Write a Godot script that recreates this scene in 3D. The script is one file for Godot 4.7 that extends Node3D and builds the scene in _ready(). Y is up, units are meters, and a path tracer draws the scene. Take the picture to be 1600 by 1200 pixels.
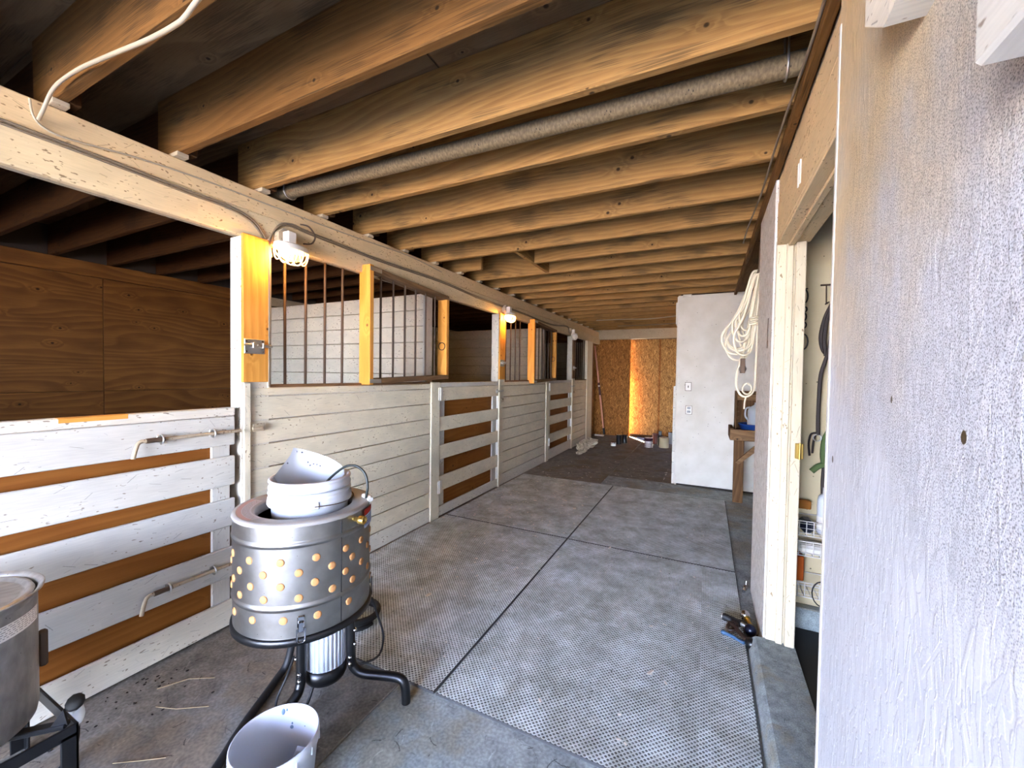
extends Node3D
# A stable aisle: horse stalls on the left, tack room and alcove on the right, plank joists above.
# Metres, y up, the aisle runs along -z.

const LX := -2.315        # face of the stall fronts
const RX := 0.285         # face of the right wall
const BEAM := 2.14        # underside of the header beam
const JB := 2.44          # underside of the joists
const JT := 2.725         # top of the joists
const ZN := 3.0          # open near end of the stable
const LAMP := 0.075        # strength of the two lit bulbs
var rng := RandomNumberGenerator.new()
var sgroup := 1
var used := {}
var M := {}

func setup_view() -> void:
	var yaw := 0.4521935
	var pit := 0.0241598
	var rol := 0.0146202
	var fw := Vector3(-sin(yaw) * cos(pit), -sin(pit), -cos(yaw) * cos(pit))
	var rt := Vector3(cos(yaw), 0, -sin(yaw))
	var up := rt.cross(fw)
	var rt2 := rt * cos(rol) + up * sin(rol)
	var up2 := up * cos(rol) - rt * sin(rol)
	var cam := Camera3D.new()
	cam.name = "camera"
	cam.fov = rad_to_deg(2.0 * atan(600.0 / 627.815))
	cam.near = 0.03
	cam.far = 400.0
	cam.transform = Transform3D(Basis(rt2, up2, -fw), Vector3(0, 1.4, 0))
	add_child(cam)
	cam.current = true
	var we := WorldEnvironment.new()
	we.name = "world_environment"
	var env := Environment.new()
	var sky := Sky.new()
	var sm := ProceduralSkyMaterial.new()
	sm.sky_top_color = Color(0.44, 0.57, 0.86)
	sm.sky_horizon_color = Color(0.88, 0.92, 0.97)
	sm.sky_curve = 0.2
	sm.ground_bottom_color = Color(0.42, 0.36, 0.28)
	sm.ground_horizon_color = Color(0.70, 0.72, 0.74)
	sm.sky_energy_multiplier = 2.9
	sky.sky_material = sm
	env.background_mode = Environment.BG_SKY
	env.sky = sky
	env.ambient_light_source = Environment.AMBIENT_SOURCE_SKY
	env.tonemap_mode = Environment.TONE_MAPPER_LINEAR
	env.tonemap_exposure = 8.2
	env.sdfgi_enabled = true
	env.ssao_enabled = true
	env.ssil_enabled = true
	we.environment = env
	add_child(we)
	var sun := DirectionalLight3D.new()
	sun.name = "sun"
	sun.light_color = Color(1.0, 0.95, 0.88)
	sun.light_energy = 17.0
	sun.light_angular_distance = 0.5
	sun.shadow_enabled = true
	sun.look_at_from_position(Vector3.ZERO, Vector3(0.40, -0.95, 0.62), Vector3.UP)
	add_child(sun)

# ---------------------------------------------------------------- geometry helpers
func S() -> SurfaceTool:
	var st := SurfaceTool.new()
	st.begin(Mesh.PRIMITIVE_TRIANGLES)
	return st

func tri(st: SurfaceTool, a: Vector3, b: Vector3, c: Vector3, out: Vector3, ua: Vector2, ub: Vector2, uc: Vector2) -> void:
	var n := (a - c).cross(a - b)
	st.set_uv(ua)
	st.add_vertex(a)
	if n.dot(out) >= 0.0:
		st.set_uv(ub)
		st.add_vertex(b)
		st.set_uv(uc)
		st.add_vertex(c)
	else:
		st.set_uv(uc)
		st.add_vertex(c)
		st.set_uv(ub)
		st.add_vertex(b)

func quad(st: SurfaceTool, a: Vector3, b: Vector3, c: Vector3, d: Vector3, out: Vector3, ua: Vector2, ub: Vector2, uc: Vector2, ud: Vector2) -> void:
	tri(st, a, b, c, out, ua, ub, uc)
	tri(st, a, c, d, out, ua, uc, ud)

# chamfered box between two corners (in the frame xf); grain runs along its longest side
func bx(st: SurfaceTool, p: Vector3, q: Vector3, bev := 0.003, xf := Transform3D.IDENTITY, uvo := Vector2(-1, -1), along := -1) -> void:
	var lo := Vector3(minf(p.x, q.x), minf(p.y, q.y), minf(p.z, q.z))
	var hi := Vector3(maxf(p.x, q.x), maxf(p.y, q.y), maxf(p.z, q.z))
	var s := hi - lo
	bev = minf(bev, minf(s.x, minf(s.y, s.z)) * 0.45)
	var L := along
	if L < 0:
		L = 0
		if s.y > s[L]: L = 1
		if s.z > s[L]: L = 2
	if uvo.x < 0:
		uvo = Vector2(rng.randf() * 2.0, rng.randf() * 0.5)
	st.set_smooth_group(-1)
	var c := (lo + hi) * 0.5
	var h := s * 0.5
	for ax in 3:
		var a1 := (ax + 1) % 3
		var a2 := (ax + 2) % 3
		var u := L
		var v := 0
		if ax == L:
			u = a1 if s[a1] >= s[a2] else a2
		for k in 3:
			if k != ax and k != u: v = k
		for sg in [-1.0, 1.0]:
			var P: Array[Vector3] = []
			var U: Array[Vector2] = []
			for w in [[-1, -1], [1, -1], [1, 1], [-1, 1]]:
				var r := Vector3.ZERO
				r[ax] = sg * h[ax]
				r[a1] = w[0] * (h[a1] - bev)
				r[a2] = w[1] * (h[a2] - bev)
				U.append(Vector2(r[u] + uvo.x, r[v] + uvo.y + (0.13 * ax if sg > 0 else 0.0)))
				P.append(xf * (c + r))
			var o := Vector3.ZERO
			o[ax] = sg
			quad(st, P[0], P[1], P[2], P[3], xf.basis * o, U[0], U[1], U[2], U[3])
	if bev > 0.0:
		for ax in 3:
			var a1 := (ax + 1) % 3
			var a2 := (ax + 2) % 3
			for s1 in [-1.0, 1.0]:
				for s2 in [-1.0, 1.0]:
					var P: Array[Vector3] = []
					var U: Array[Vector2] = []
					for w in [[-1, 0], [1, 0], [1, 1], [-1, 1]]:
						var r := Vector3.ZERO
						r[ax] = w[0] * (h[ax] - bev)
						r[a1] = s1 * (h[a1] - (bev if w[1] == 1 else 0.0))
						r[a2] = s2 * (h[a2] - (bev if w[1] == 0 else 0.0))
						P.append(xf * (c + r))
						U.append(Vector2(r[L] + uvo.x, r[a1 if a1 != L else a2] + uvo.y))
					var o := Vector3.ZERO
					o[a1] = s1
					o[a2] = s2
					quad(st, P[0], P[1], P[2], P[3], xf.basis * o, U[0], U[1], U[2], U[3])
		for s0 in [-1.0, 1.0]:
			for s1 in [-1.0, 1.0]:
				for s2 in [-1.0, 1.0]:
					var sg := Vector3(s0, s1, s2)
					var P: Array[Vector3] = []
					for ax in 3:
						var r := Vector3.ZERO
						for k in 3: r[k] = sg[k] * (h[k] - (0.0 if k == ax else bev))
						P.append(xf * (c + r))
					tri(st, P[0], P[1], P[2], xf.basis * sg, uvo, uvo, uvo)

# a grid of points (rows of equal length) as a smooth skin; flip turns it inside out
func skin(st: SurfaceTool, rows: Array, flip := false, uvs := Vector2(1, 1), smooth := true) -> void:
	sgroup += 1
	st.set_smooth_group(sgroup if smooth else -1)
	var v := 0.0
	for i in rows.size() - 1:
		var A: PackedVector3Array = rows[i]
		var B: PackedVector3Array = rows[i + 1]
		var dv := A[0].distance_to(B[0])
		var u := 0.0
		for j in A.size() - 1:
			var du := maxf(A[j].distance_to(A[j + 1]), B[j].distance_to(B[j + 1]))
			var q := [A[j], A[j + 1], B[j + 1], B[j]]
			var t := [Vector2(u, v), Vector2(u + du, v), Vector2(u + du, v + dv), Vector2(u, v + dv)]
			var idx := [0, 1, 2, 0, 2, 3] if flip else [0, 2, 1, 0, 3, 2]
			for k in idx:
				st.set_uv(t[k] * uvs)
				st.add_vertex(q[k])
			u += du
		v += dv

# profile of (radius, height) turned about the y axis of xf, listed with the outside on its right when going up
func lathe(st: SurfaceTool, prof: Array, xf := Transform3D.IDENTITY, seg := 32, sharp := true) -> void:
	for i in prof.size() - 1:
		var rows := []
		var pts := [prof[i], prof[i + 1]]
		for p: Vector2 in pts:
			var r := PackedVector3Array()
			for k in seg + 1:
				var a := TAU * k / seg
				r.append(xf * Vector3(p.x * cos(a), p.y, p.x * sin(a)))
			rows.append(r)
		if not sharp:
			if i == 0: sgroup += 1
			sgroup -= 1
		skin(st, rows, true)

func smooth_lathe(st: SurfaceTool, prof: Array, xf := Transform3D.IDENTITY, seg := 24) -> void:
	var rows := []
	for p: Vector2 in prof:
		var r := PackedVector3Array()
		for k in seg + 1:
			var a := TAU * k / seg
			r.append(xf * Vector3(p.x * cos(a), p.y, p.x * sin(a)))
		rows.append(r)
	skin(st, rows, true)

func ball(st: SurfaceTool, c: Vector3, r: Vector3, seg := 16, rings := 10) -> void:
	var pr := []
	for i in rings + 1:
		var a := -PI / 2 + PI * i / rings
		pr.append(Vector2(maxf(cos(a), 0.001), sin(a)))
	smooth_lathe(st, pr, Transform3D(Basis.from_scale(r), c), seg)

# round tube through points
func tube(st: SurfaceTool, pts: Array, rad: float, sides := 10, caps := true, closed := false) -> void:
	var rows := []
	var n := pts.size()
	var up := Vector3.UP
	var first: Vector3 = pts[1] - pts[0]
	if absf(first.normalized().dot(up)) > 0.9: up = Vector3.RIGHT
	for i in n:
		var a: Vector3 = pts[(i - 1 + n) % n] if closed else pts[maxi(i - 1, 0)]
		var b: Vector3 = pts[(i + 1) % n] if closed else pts[mini(i + 1, n - 1)]
		var d := (b - a).normalized()
		var x := up.cross(d)
		if x.length() < 0.01: x = Vector3.FORWARD.cross(d)
		x = x.normalized()
		var y := d.cross(x).normalized()
		up = y
		var row := PackedVector3Array()
		for k in sides + 1:
			var t := TAU * k / sides
			row.append(pts[i] + x * cos(t) * rad + y * sin(t) * rad)
		rows.append(row)
	if closed: rows.append(rows[0])
	skin(st, rows, false)
	if caps and not closed:
		for e in [0, n - 1]:
			var row: PackedVector3Array = rows[e]
			var out: Vector3 = pts[0] - pts[1] if e == 0 else pts[n - 1] - pts[n - 2]
			st.set_smooth_group(-1)
			for k in sides:
				tri(st, pts[e], row[k], row[k + 1], out, Vector2.ZERO, Vector2.ZERO, Vector2.ZERO)

func rod(st: SurfaceTool, a: Vector3, b: Vector3, r: float, sides := 10) -> void:
	tube(st, [a, b], r, sides)

# smooth curve through control points
func curve(ctrl: Array, steps := 6) -> Array:
	var out := []
	for i in ctrl.size() - 1:
		var p0: Vector3 = ctrl[maxi(i - 1, 0)]
		var p1: Vector3 = ctrl[i]
		var p2: Vector3 = ctrl[i + 1]
		var p3: Vector3 = ctrl[mini(i + 2, ctrl.size() - 1)]
		for k in steps:
			out.append(p1.cubic_interpolate(p2, p0, p3, float(k) / steps))
	out.append(ctrl[ctrl.size() - 1])
	return out

# flat outline (in the x,y plane of xf) given depth along z
func slab(st: SurfaceTool, poly: PackedVector2Array, depth: float, xf := Transform3D.IDENTITY) -> void:
	st.set_smooth_group(-1)
	var t := Geometry2D.triangulate_polygon(poly)
	var uo := Vector2(rng.randf(), rng.randf() * 0.4)
	for z in [0.0, depth]:
		var o := xf.basis * Vector3(0, 0, 1.0 if (z > 0.0) == (depth > 0.0) and z != 0.0 else -1.0)
		if depth < 0.0: o = -o if z == 0.0 else o
		for i in range(0, t.size(), 3):
			var a := poly[t[i]]
			var b := poly[t[i + 1]]
			var c := poly[t[i + 2]]
			tri(st, xf * Vector3(a.x, a.y, z), xf * Vector3(b.x, b.y, z), xf * Vector3(c.x, c.y, z), o, a + uo, b + uo, c + uo)
	var mid := Vector2.ZERO
	for p in poly: mid += p / poly.size()
	var run := 0.0
	for i in poly.size():
		var a := poly[i]
		var b := poly[(i + 1) % poly.size()]
		var e := (b - a).orthogonal()
		if Geometry2D.is_point_in_polygon((a + b) * 0.5 + e.normalized() * 0.0005, poly): e = -e
		var w0 := Vector2(0, run)
		run += a.distance_to(b)
		var w1 := Vector2(0, run)
		var dd := Vector2(depth, 0)
		quad(st, xf * Vector3(a.x, a.y, 0), xf * Vector3(b.x, b.y, 0), xf * Vector3(b.x, b.y, depth), xf * Vector3(a.x, a.y, depth), xf.basis * Vector3(e.x, e.y, 0), w0 + uo, w1 + uo, w1 + dd + uo, w0 + dd + uo)

func numbered(called: String) -> String:
	if not used.has(called):
		used[called] = 0
		return called
	used[called] += 1
	return "%s_%03d" % [called, used[called]]

func tag(o: Node3D, label: String, category: String, group := "", kind := "") -> Node3D:
	o.set_meta("label", label)
	o.set_meta("category", category)
	if group: o.set_meta("group", group)
	if kind: o.set_meta("kind", kind)
	return o

# an empty at the thing's base
func thing(called: String, label: String, category: String, at: Vector3, group := "", kind := "") -> Node3D:
	var o := Node3D.new()
	o.name = numbered(called)
	o.position = at
	add_child(o)
	tag(o, label, category, group, kind)
	return o

# commits what st holds, drawn in world coordinates, as one mesh under parent
func obj(called: String, st: SurfaceTool, m: Material, parent: Node3D = null, label := "") -> MeshInstance3D:
	st.generate_normals()
	st.index()
	var o := MeshInstance3D.new()
	o.mesh = st.commit()
	o.material_override = m
	o.cast_shadow = GeometryInstance3D.SHADOW_CASTING_SETTING_ON
	if parent == null:
		o.name = numbered(called)
		add_child(o)
	else:
		o.name = called
		parent.add_child(o, true)
		var w := Vector3.ZERO
		var p: Node = parent
		while p != self:
			w += (p as Node3D).position
			p = p.get_parent()
		o.position = -w
	if label: o.set_meta("label", label)
	return o

func box(called: String, p: Vector3, q: Vector3, m: Material, parent: Node3D = null, bev := 0.003, xf := Transform3D.IDENTITY) -> MeshInstance3D:
	var st := S()
	bx(st, p, q, bev, xf)
	return obj(called, st, m, parent)

func about(p: Vector3, b: Basis) -> Transform3D:
	return Transform3D(b, p - b * p)

# ---------------------------------------------------------------- textures
func noise(seed_: int, freq: float, oct := 3) -> FastNoiseLite:
	var n := FastNoiseLite.new()
	n.noise_type = FastNoiseLite.TYPE_SIMPLEX_SMOOTH
	n.seed = seed_
	n.frequency = freq
	n.fractal_octaves = oct
	return n

func tex(w: int, h: int, buf: PackedByteArray) -> ImageTexture:
	return ImageTexture.create_from_image(Image.create_from_data(w, h, false, Image.FORMAT_RGB8, buf))

func put(buf: PackedByteArray, i: int, c: Color) -> void:
	buf[i] = clampi(int(c.r * 255.0), 0, 255)
	buf[i + 1] = clampi(int(c.g * 255.0), 0, 255)
	buf[i + 2] = clampi(int(c.b * 255.0), 0, 255)

# sawn timber: w x h pixels over su x sv metres, grain along u, wraps along u
func tex_wood(sd: int, w: int, h: int, su: float, sv: float, dark: Color, pale: Color, knots: int, rings: float, grime: float, amp := 0.22) -> ImageTexture:
	var r := RandomNumberGenerator.new()
	r.seed = sd
	var n1 := noise(sd, 1.0, 2)
	var n2 := noise(sd + 7, 1.0, 3)
	var n3 := noise(sd + 13, 1.0, 3)
	var K := []
	for i in knots: K.append([r.randf() * su, r.randf() * sv, r.randf_range(0.007, 0.014)])
	var buf := PackedByteArray()
	buf.resize(w * h * 3)
	var R := su / TAU
	for x in w:
		var a := TAU * x / w
		var cx := cos(a) * R
		var cy := sin(a) * R
		var u := su * x / w
		for y in h:
			var v := sv * y / h
			var warp := n1.get_noise_3d(cx * 0.55, cy * 0.55, v * 2.2)
			var g := v * rings + warp * 2.6
			var kn := 0.0
			for k in K:
				var du: float = absf(u - k[0])
				du = minf(du, su - du)
				if du > 0.2: continue
				var dv: float = v - k[1]
				var d2: float = (du * du * 0.22 + dv * dv) / (k[2] * k[2])
				if d2 < 18.0:
					g += 2.2 * exp(-d2 * 0.22) * (1.0 if dv > 0 else -1.0)
					kn = maxf(kn, smoothstep(1.3, 0.5, sqrt((du * du * 0.8 + dv * dv)) / k[2] * 1.3))
			var ring := fposmod(g, 1.0)
			ring = smoothstep(0.0, 0.75, ring) * smoothstep(1.0, 0.86, ring)
			var fib := n2.get_noise_3d(cx * 5.0, cy * 5.0, v * 260.0)
			var blot := n3.get_noise_3d(cx * 2.2 + 5.0, cy * 2.2, v * 5.0)
			var t := 0.60 - amp * ring + 0.15 * fib + 0.20 * blot
			var c := dark.lerp(pale, clampf(t, 0.0, 1.0))
			if grime > 0.0:
				c = c * (1.0 - grime * smoothstep(0.1, 0.6, blot * 0.6 + fib * 0.5 + 0.1))
			if kn > 0.0: c = c.lerp(dark * 0.45, kn * 0.85)
			put(buf, (y * w + x) * 3, c)
	return tex(w, h, buf)

# worn white paint over boards, square tile of side m metres
func tex_paint(sd: int, w: int, m: float, base: Color, under: Color, wear: float) -> ImageTexture:
	var r := RandomNumberGenerator.new()
	r.seed = sd
	var n1 := noise(sd, 1.6 / m * 1.0, 3)
	var n2 := noise(sd + 3, 1.0, 2)
	var n3 := noise(sd + 5, 26.0, 2)
	var buf := PackedByteArray()
	buf.resize(w * w * 3)
	for y in w:
		for x in w:
			var u := m * x / w
			var v := m * y / w
			var blot := n1.get_noise_2d(u * 3.0, v * 6.0)
			var fib := n2.get_noise_2d(u * 9.0, v * 150.0)
			var chip := n3.get_noise_2d(u, v * 2.2) + 0.35 * blot
			var c := base * (1.0 + 0.055 * blot + 0.035 * fib)
			c = c.lerp(under, smoothstep(0.62 - wear, 0.72 - wear, chip) * 0.75)
			put(buf, (y * w + x) * 3, c)
	for i in int(170.0 * m * m):
		# scuffs: short dark dashes along and across the board
		var a := r.randfn(0.0, 0.5)
		var L := r.randf_range(0.004, 0.05) / m * w
		var x0 := r.randf() * w
		var y0 := r.randf() * w
		var k := r.randf_range(0.72, 0.94)
		for s in int(L * 1.4):
			var xx := posmod(int(x0 + s * 0.7 * cos(a)), w)
			var yy := posmod(int(y0 + s * 0.7 * sin(a)), w)
			var j := (yy * w + xx) * 3
			for q in 3: buf[j + q] = int(buf[j + q] * k)
	return tex(w, w, buf)

# strands of oriented strand board as tone and height, wraps both ways
func strands(sd: int, w: int, h: int, ppm: float, cover: float, turn: float, spread: float) -> Array:
	var r := RandomNumberGenerator.new()
	r.seed = sd
	var tone := PackedFloat32Array()
	tone.resize(w * h)
	tone.fill(0.45)
	var hgt := PackedFloat32Array()
	hgt.resize(w * h)
	var area := 0.0
	while area < cover * w * h:
		var L := r.randf_range(0.03, 0.11) * ppm
		var W := r.randf_range(0.004, 0.018) * ppm
		area += L * W
		var a := turn + r.randfn(0.0, spread)
		var ca := cos(a)
		var sa := sin(a)
		var cx := r.randf() * w
		var cy := r.randf() * h
		var t := clampf(r.randfn(0.55, 0.2), 0.0, 1.0)
		var hh := r.randf()
		var i := -L * 0.5
		while i < L * 0.5:
			var taper := W * 0.5 * minf(1.0, (L * 0.5 - absf(i)) / (W * 0.7) + 0.25)
			var j := -taper
			var tt := t + 0.05 * sin(i * 0.8 + hh * 9.0)
			while j < taper:
				var p := posmod(int(cy + i * sa + j * ca), h) * w + posmod(int(cx + i * ca - j * sa), w)
				var edge := j > taper - 1.2
				tone[p] = tt * (0.45 if edge else 1.0)
				hgt[p] = hh * (0.5 if edge else 1.0)
				j += 0.75
			i += 0.75
	return [tone, hgt]

func tex_osb(s: Array, w: int, h: int, dark: Color, pale: Color) -> ImageTexture:
	var buf := PackedByteArray()
	buf.resize(w * h * 3)
	for i in w * h: put(buf, i * 3, dark.lerp(pale, s[0][i]))
	return tex(w, h, buf)

func tex_height(s: PackedFloat32Array, w: int, h: int) -> ImageTexture:
	var buf := PackedByteArray()
	buf.resize(w * h * 3)
	for i in w * h:
		var k := clampi(int(s[i] * 255.0), 0, 255)
		buf[i * 3] = k
		buf[i * 3 + 1] = k
		buf[i * 3 + 2] = k
	return tex(w, h, buf)

func tex_concrete(sd: int, w: int, m: float) -> ImageTexture:
	var r := RandomNumberGenerator.new()
	r.seed = sd
	var n1 := noise(sd, 1.4, 4)
	var n2 := noise(sd + 1, 9.0, 4)
	var n3 := noise(sd + 2, 60.0, 2)
	var buf := PackedByteArray()
	buf.resize(w * w * 3)
	for y in w:
		for x in w:
			var u := m * x / w
			var v := m * y / w
			var a := n1.get_noise_2d(u, v)
			var b := n2.get_noise_2d(u, v)
			var c := n3.get_noise_2d(u, v)
			var t := 0.61 + 0.08 * a + 0.11 * b + 0.09 * c
			var dirt := smoothstep(0.0, 0.5, a + 0.3 * b)
			put(buf, (y * w + x) * 3, Color(t, t * 0.985, t * 0.965).lerp(Color(t * 0.84, t * 0.77, t * 0.68), dirt * 0.85))
	for i in 2600:
		var a := r.randf() * TAU
		var L := r.randf_range(1.0, 26.0)
		var x0 := r.randf() * w
		var y0 := r.randf() * w
		var k := r.randf_range(0.78, 1.22)
		if r.randf() < 0.12: k = 0.5
		for s in int(L):
			var j := (posmod(int(y0 + s * sin(a + s * 0.02)), w) * w + posmod(int(x0 + s * cos(a + s * 0.02)), w)) * 3
			for q in 3: buf[j + q] = clampi(int(buf[j + q] * k), 0, 255)
	return tex(w, w, buf)

# rubber mat: staggered pits in a dusty lattice; n pits across the tile
func tex_mat(w: int, n: int, as_height: bool) -> ImageTexture:
	var r := RandomNumberGenerator.new()
	r.seed = 77
	var nz := noise(5, 0.05, 3)
	var buf := PackedByteArray()
	buf.resize(w * w * 3)
	var p := float(w) / n
	var shade := PackedFloat32Array()
	for i in n * n * 2: shade.append(r.randf_range(0.0, 0.35))
	for y in w:
		for x in w:
			var gy := y / (p * 0.5)
			var row := int(gy)
			var gx := x / p + (0.5 if row % 2 == 1 else 0.0)
			var dx := (gx - floorf(gx) - 0.5) * 2.0
			var dy := gy - row - 0.5
			var d := sqrt(dx * dx + dy * dy * 1.15)
			var pit := smoothstep(0.62, 0.36, d)
			if as_height:
				var k := int(255.0 * (1.0 - pit))
				for q in 3: buf[(y * w + x) * 3 + q] = k
			else:
				var sh: float = shade[(row * n + int(gx) % n) % shade.size()]
				var t := 0.94 + 0.05 * nz.get_noise_2d(x, y)
				t = lerpf(t, 0.46 + sh * 0.45, pit)
				put(buf, (y * w + x) * 3, Color(t, t, t * 0.99))
	return tex(w, w, buf)

func tex_blotch(sd: int, w: int, lo: Color, hi: Color, f: float, specks: int, gain := 0.5) -> ImageTexture:
	var r := RandomNumberGenerator.new()
	r.seed = sd
	var n1 := noise(sd, f / w, 5)
	n1.fractal_gain = gain
	var buf := PackedByteArray()
	buf.resize(w * w * 3)
	for y in w:
		for x in w:
			var t := clampf(0.5 + 0.9 * n1.get_noise_2d(x, y), 0, 1)
			put(buf, (y * w + x) * 3, lo.lerp(hi, t))
	for i in specks:
		var x0 := r.randi() % w
		var y0 := r.randi() % w
		var s := r.randi_range(1, 3)
		for a in s:
			for b in s:
				var j := (posmod(y0 + a, w) * w + posmod(x0 + b, w)) * 3
				for q in 3: buf[j + q] = int(buf[j + q] * 0.45)
	return tex(w, w, buf)

# the sheathing panel beside the camera, painted white: 0.8 m x 2.2 m of it, u away from the far edge, v downwards from 2.43 m
func tex_panel(s: Array, w: int, h: int) -> ImageTexture:
	var n1 := noise(91, 0.0045, 4)
	var n2 := noise(92, 0.5, 2)
	var n3 := noise(93, 1.0, 2)
	var buf := PackedByteArray()
	buf.resize(w * h * 3)
	for y in h:
		var v := 2.2 * y / h
		for x in w:
			var u := 0.8 * x / w
			var i := y * w + x
			var b := n1.get_noise_2d(x, y * 0.55)
			var sp := n2.get_noise_2d(x, y * 0.6)
			var fib := n3.get_noise_2d(x * 0.25, y * 0.012)
			var t: float = s[0][i]
			var c := Color(0.765, 0.77, 0.785) * (0.93 + 0.10 * t)
			# thin, weathered paint plus painted-in warm bounce light high on the sheet, browner towards the far top corner
			var bare := smoothstep(1.25, 0.55, v + 0.35 * b + u * 0.5)
			var tan := Color(0.86, 0.74, 0.54) * (0.92 + 0.14 * fib + 0.08 * t)
			c = c.lerp(tan, bare * clampf(0.8 + 0.45 * b, 0.4, 0.97))
			# mildew specks across the middle band
			var band := smoothstep(0.25, 0.55, v) * smoothstep(1.32, 0.95, v + b * 0.25 - u * 0.25) * smoothstep(0.02, 0.22, u + b * 0.1)
			c = c * (1.0 - band * 0.48 * smoothstep(0.10, 0.5, sp))
			c = c * (1.0 - 0.10 * bare * smoothstep(0.0, 0.5, fib))
			put(buf, i * 3, c)
	for hole in [[0.62, 1.10, 0.006], [0.40, 1.065, 0.004], [0.06, 1.23, 0.006]]:
		var R: float = hole[2] * w / 0.8
		for a in range(-int(R) - 1, int(R) + 2):
			for d in range(-int(R * 1.6) - 1, int(R * 1.6) + 2):
				if a * a + d * d / 2.2 < R * R:
					var j := (clampi(int(hole[1] / 2.2 * h) + d, 0, h - 1) * w + clampi(int(hole[0] / 0.8 * w) + a, 0, w - 1)) * 3
					buf[j] = 70
					buf[j + 1] = 58
					buf[j + 2] = 40
	return tex(w, h, buf)

func tex_label(sd: int, w: int, h: int, base: Color, ink: Color, head: Color, rows: int) -> ImageTexture:
	var r := RandomNumberGenerator.new()
	r.seed = sd
	var im := Image.create(w, h, false, Image.FORMAT_RGB8)
	im.fill(base)
	if head.a > 0.0: im.fill_rect(Rect2i(0, 0, w, h / 3), head)
	for k in rows:
		var y := int(h * (0.42 + 0.5 * k / rows)) if head.a > 0.0 else int(h * (0.1 + 0.85 * k / rows))
		var x := 6
		while x < w - 14:
			var L := r.randi_range(4, 14)
			im.fill_rect(Rect2i(x, y, L, maxi(2, int(h * 0.3 / rows))), ink)
			x += L + 4
	return ImageTexture.create_from_image(im)

func mat(t: Texture2D, tint: Color, rough: float, su := 1.0, sv := 1.0, bump: Texture2D = null, depth := 0.1) -> StandardMaterial3D:
	var m := StandardMaterial3D.new()
	m.albedo_color = tint
	m.albedo_texture = t
	m.roughness = rough
	m.metallic_specular = 0.3
	m.uv1_scale = Vector3(1.0 / su, 1.0 / sv, 1.0)
	if bump:
		m.heightmap_enabled = true
		m.heightmap_texture = bump
		m.heightmap_scale = depth
	return m

func plain(c: Color, rough: float, metal := 0.0) -> StandardMaterial3D:
	var m := StandardMaterial3D.new()
	m.albedo_color = c
	m.roughness = rough
	m.metallic = metal
	return m

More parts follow.
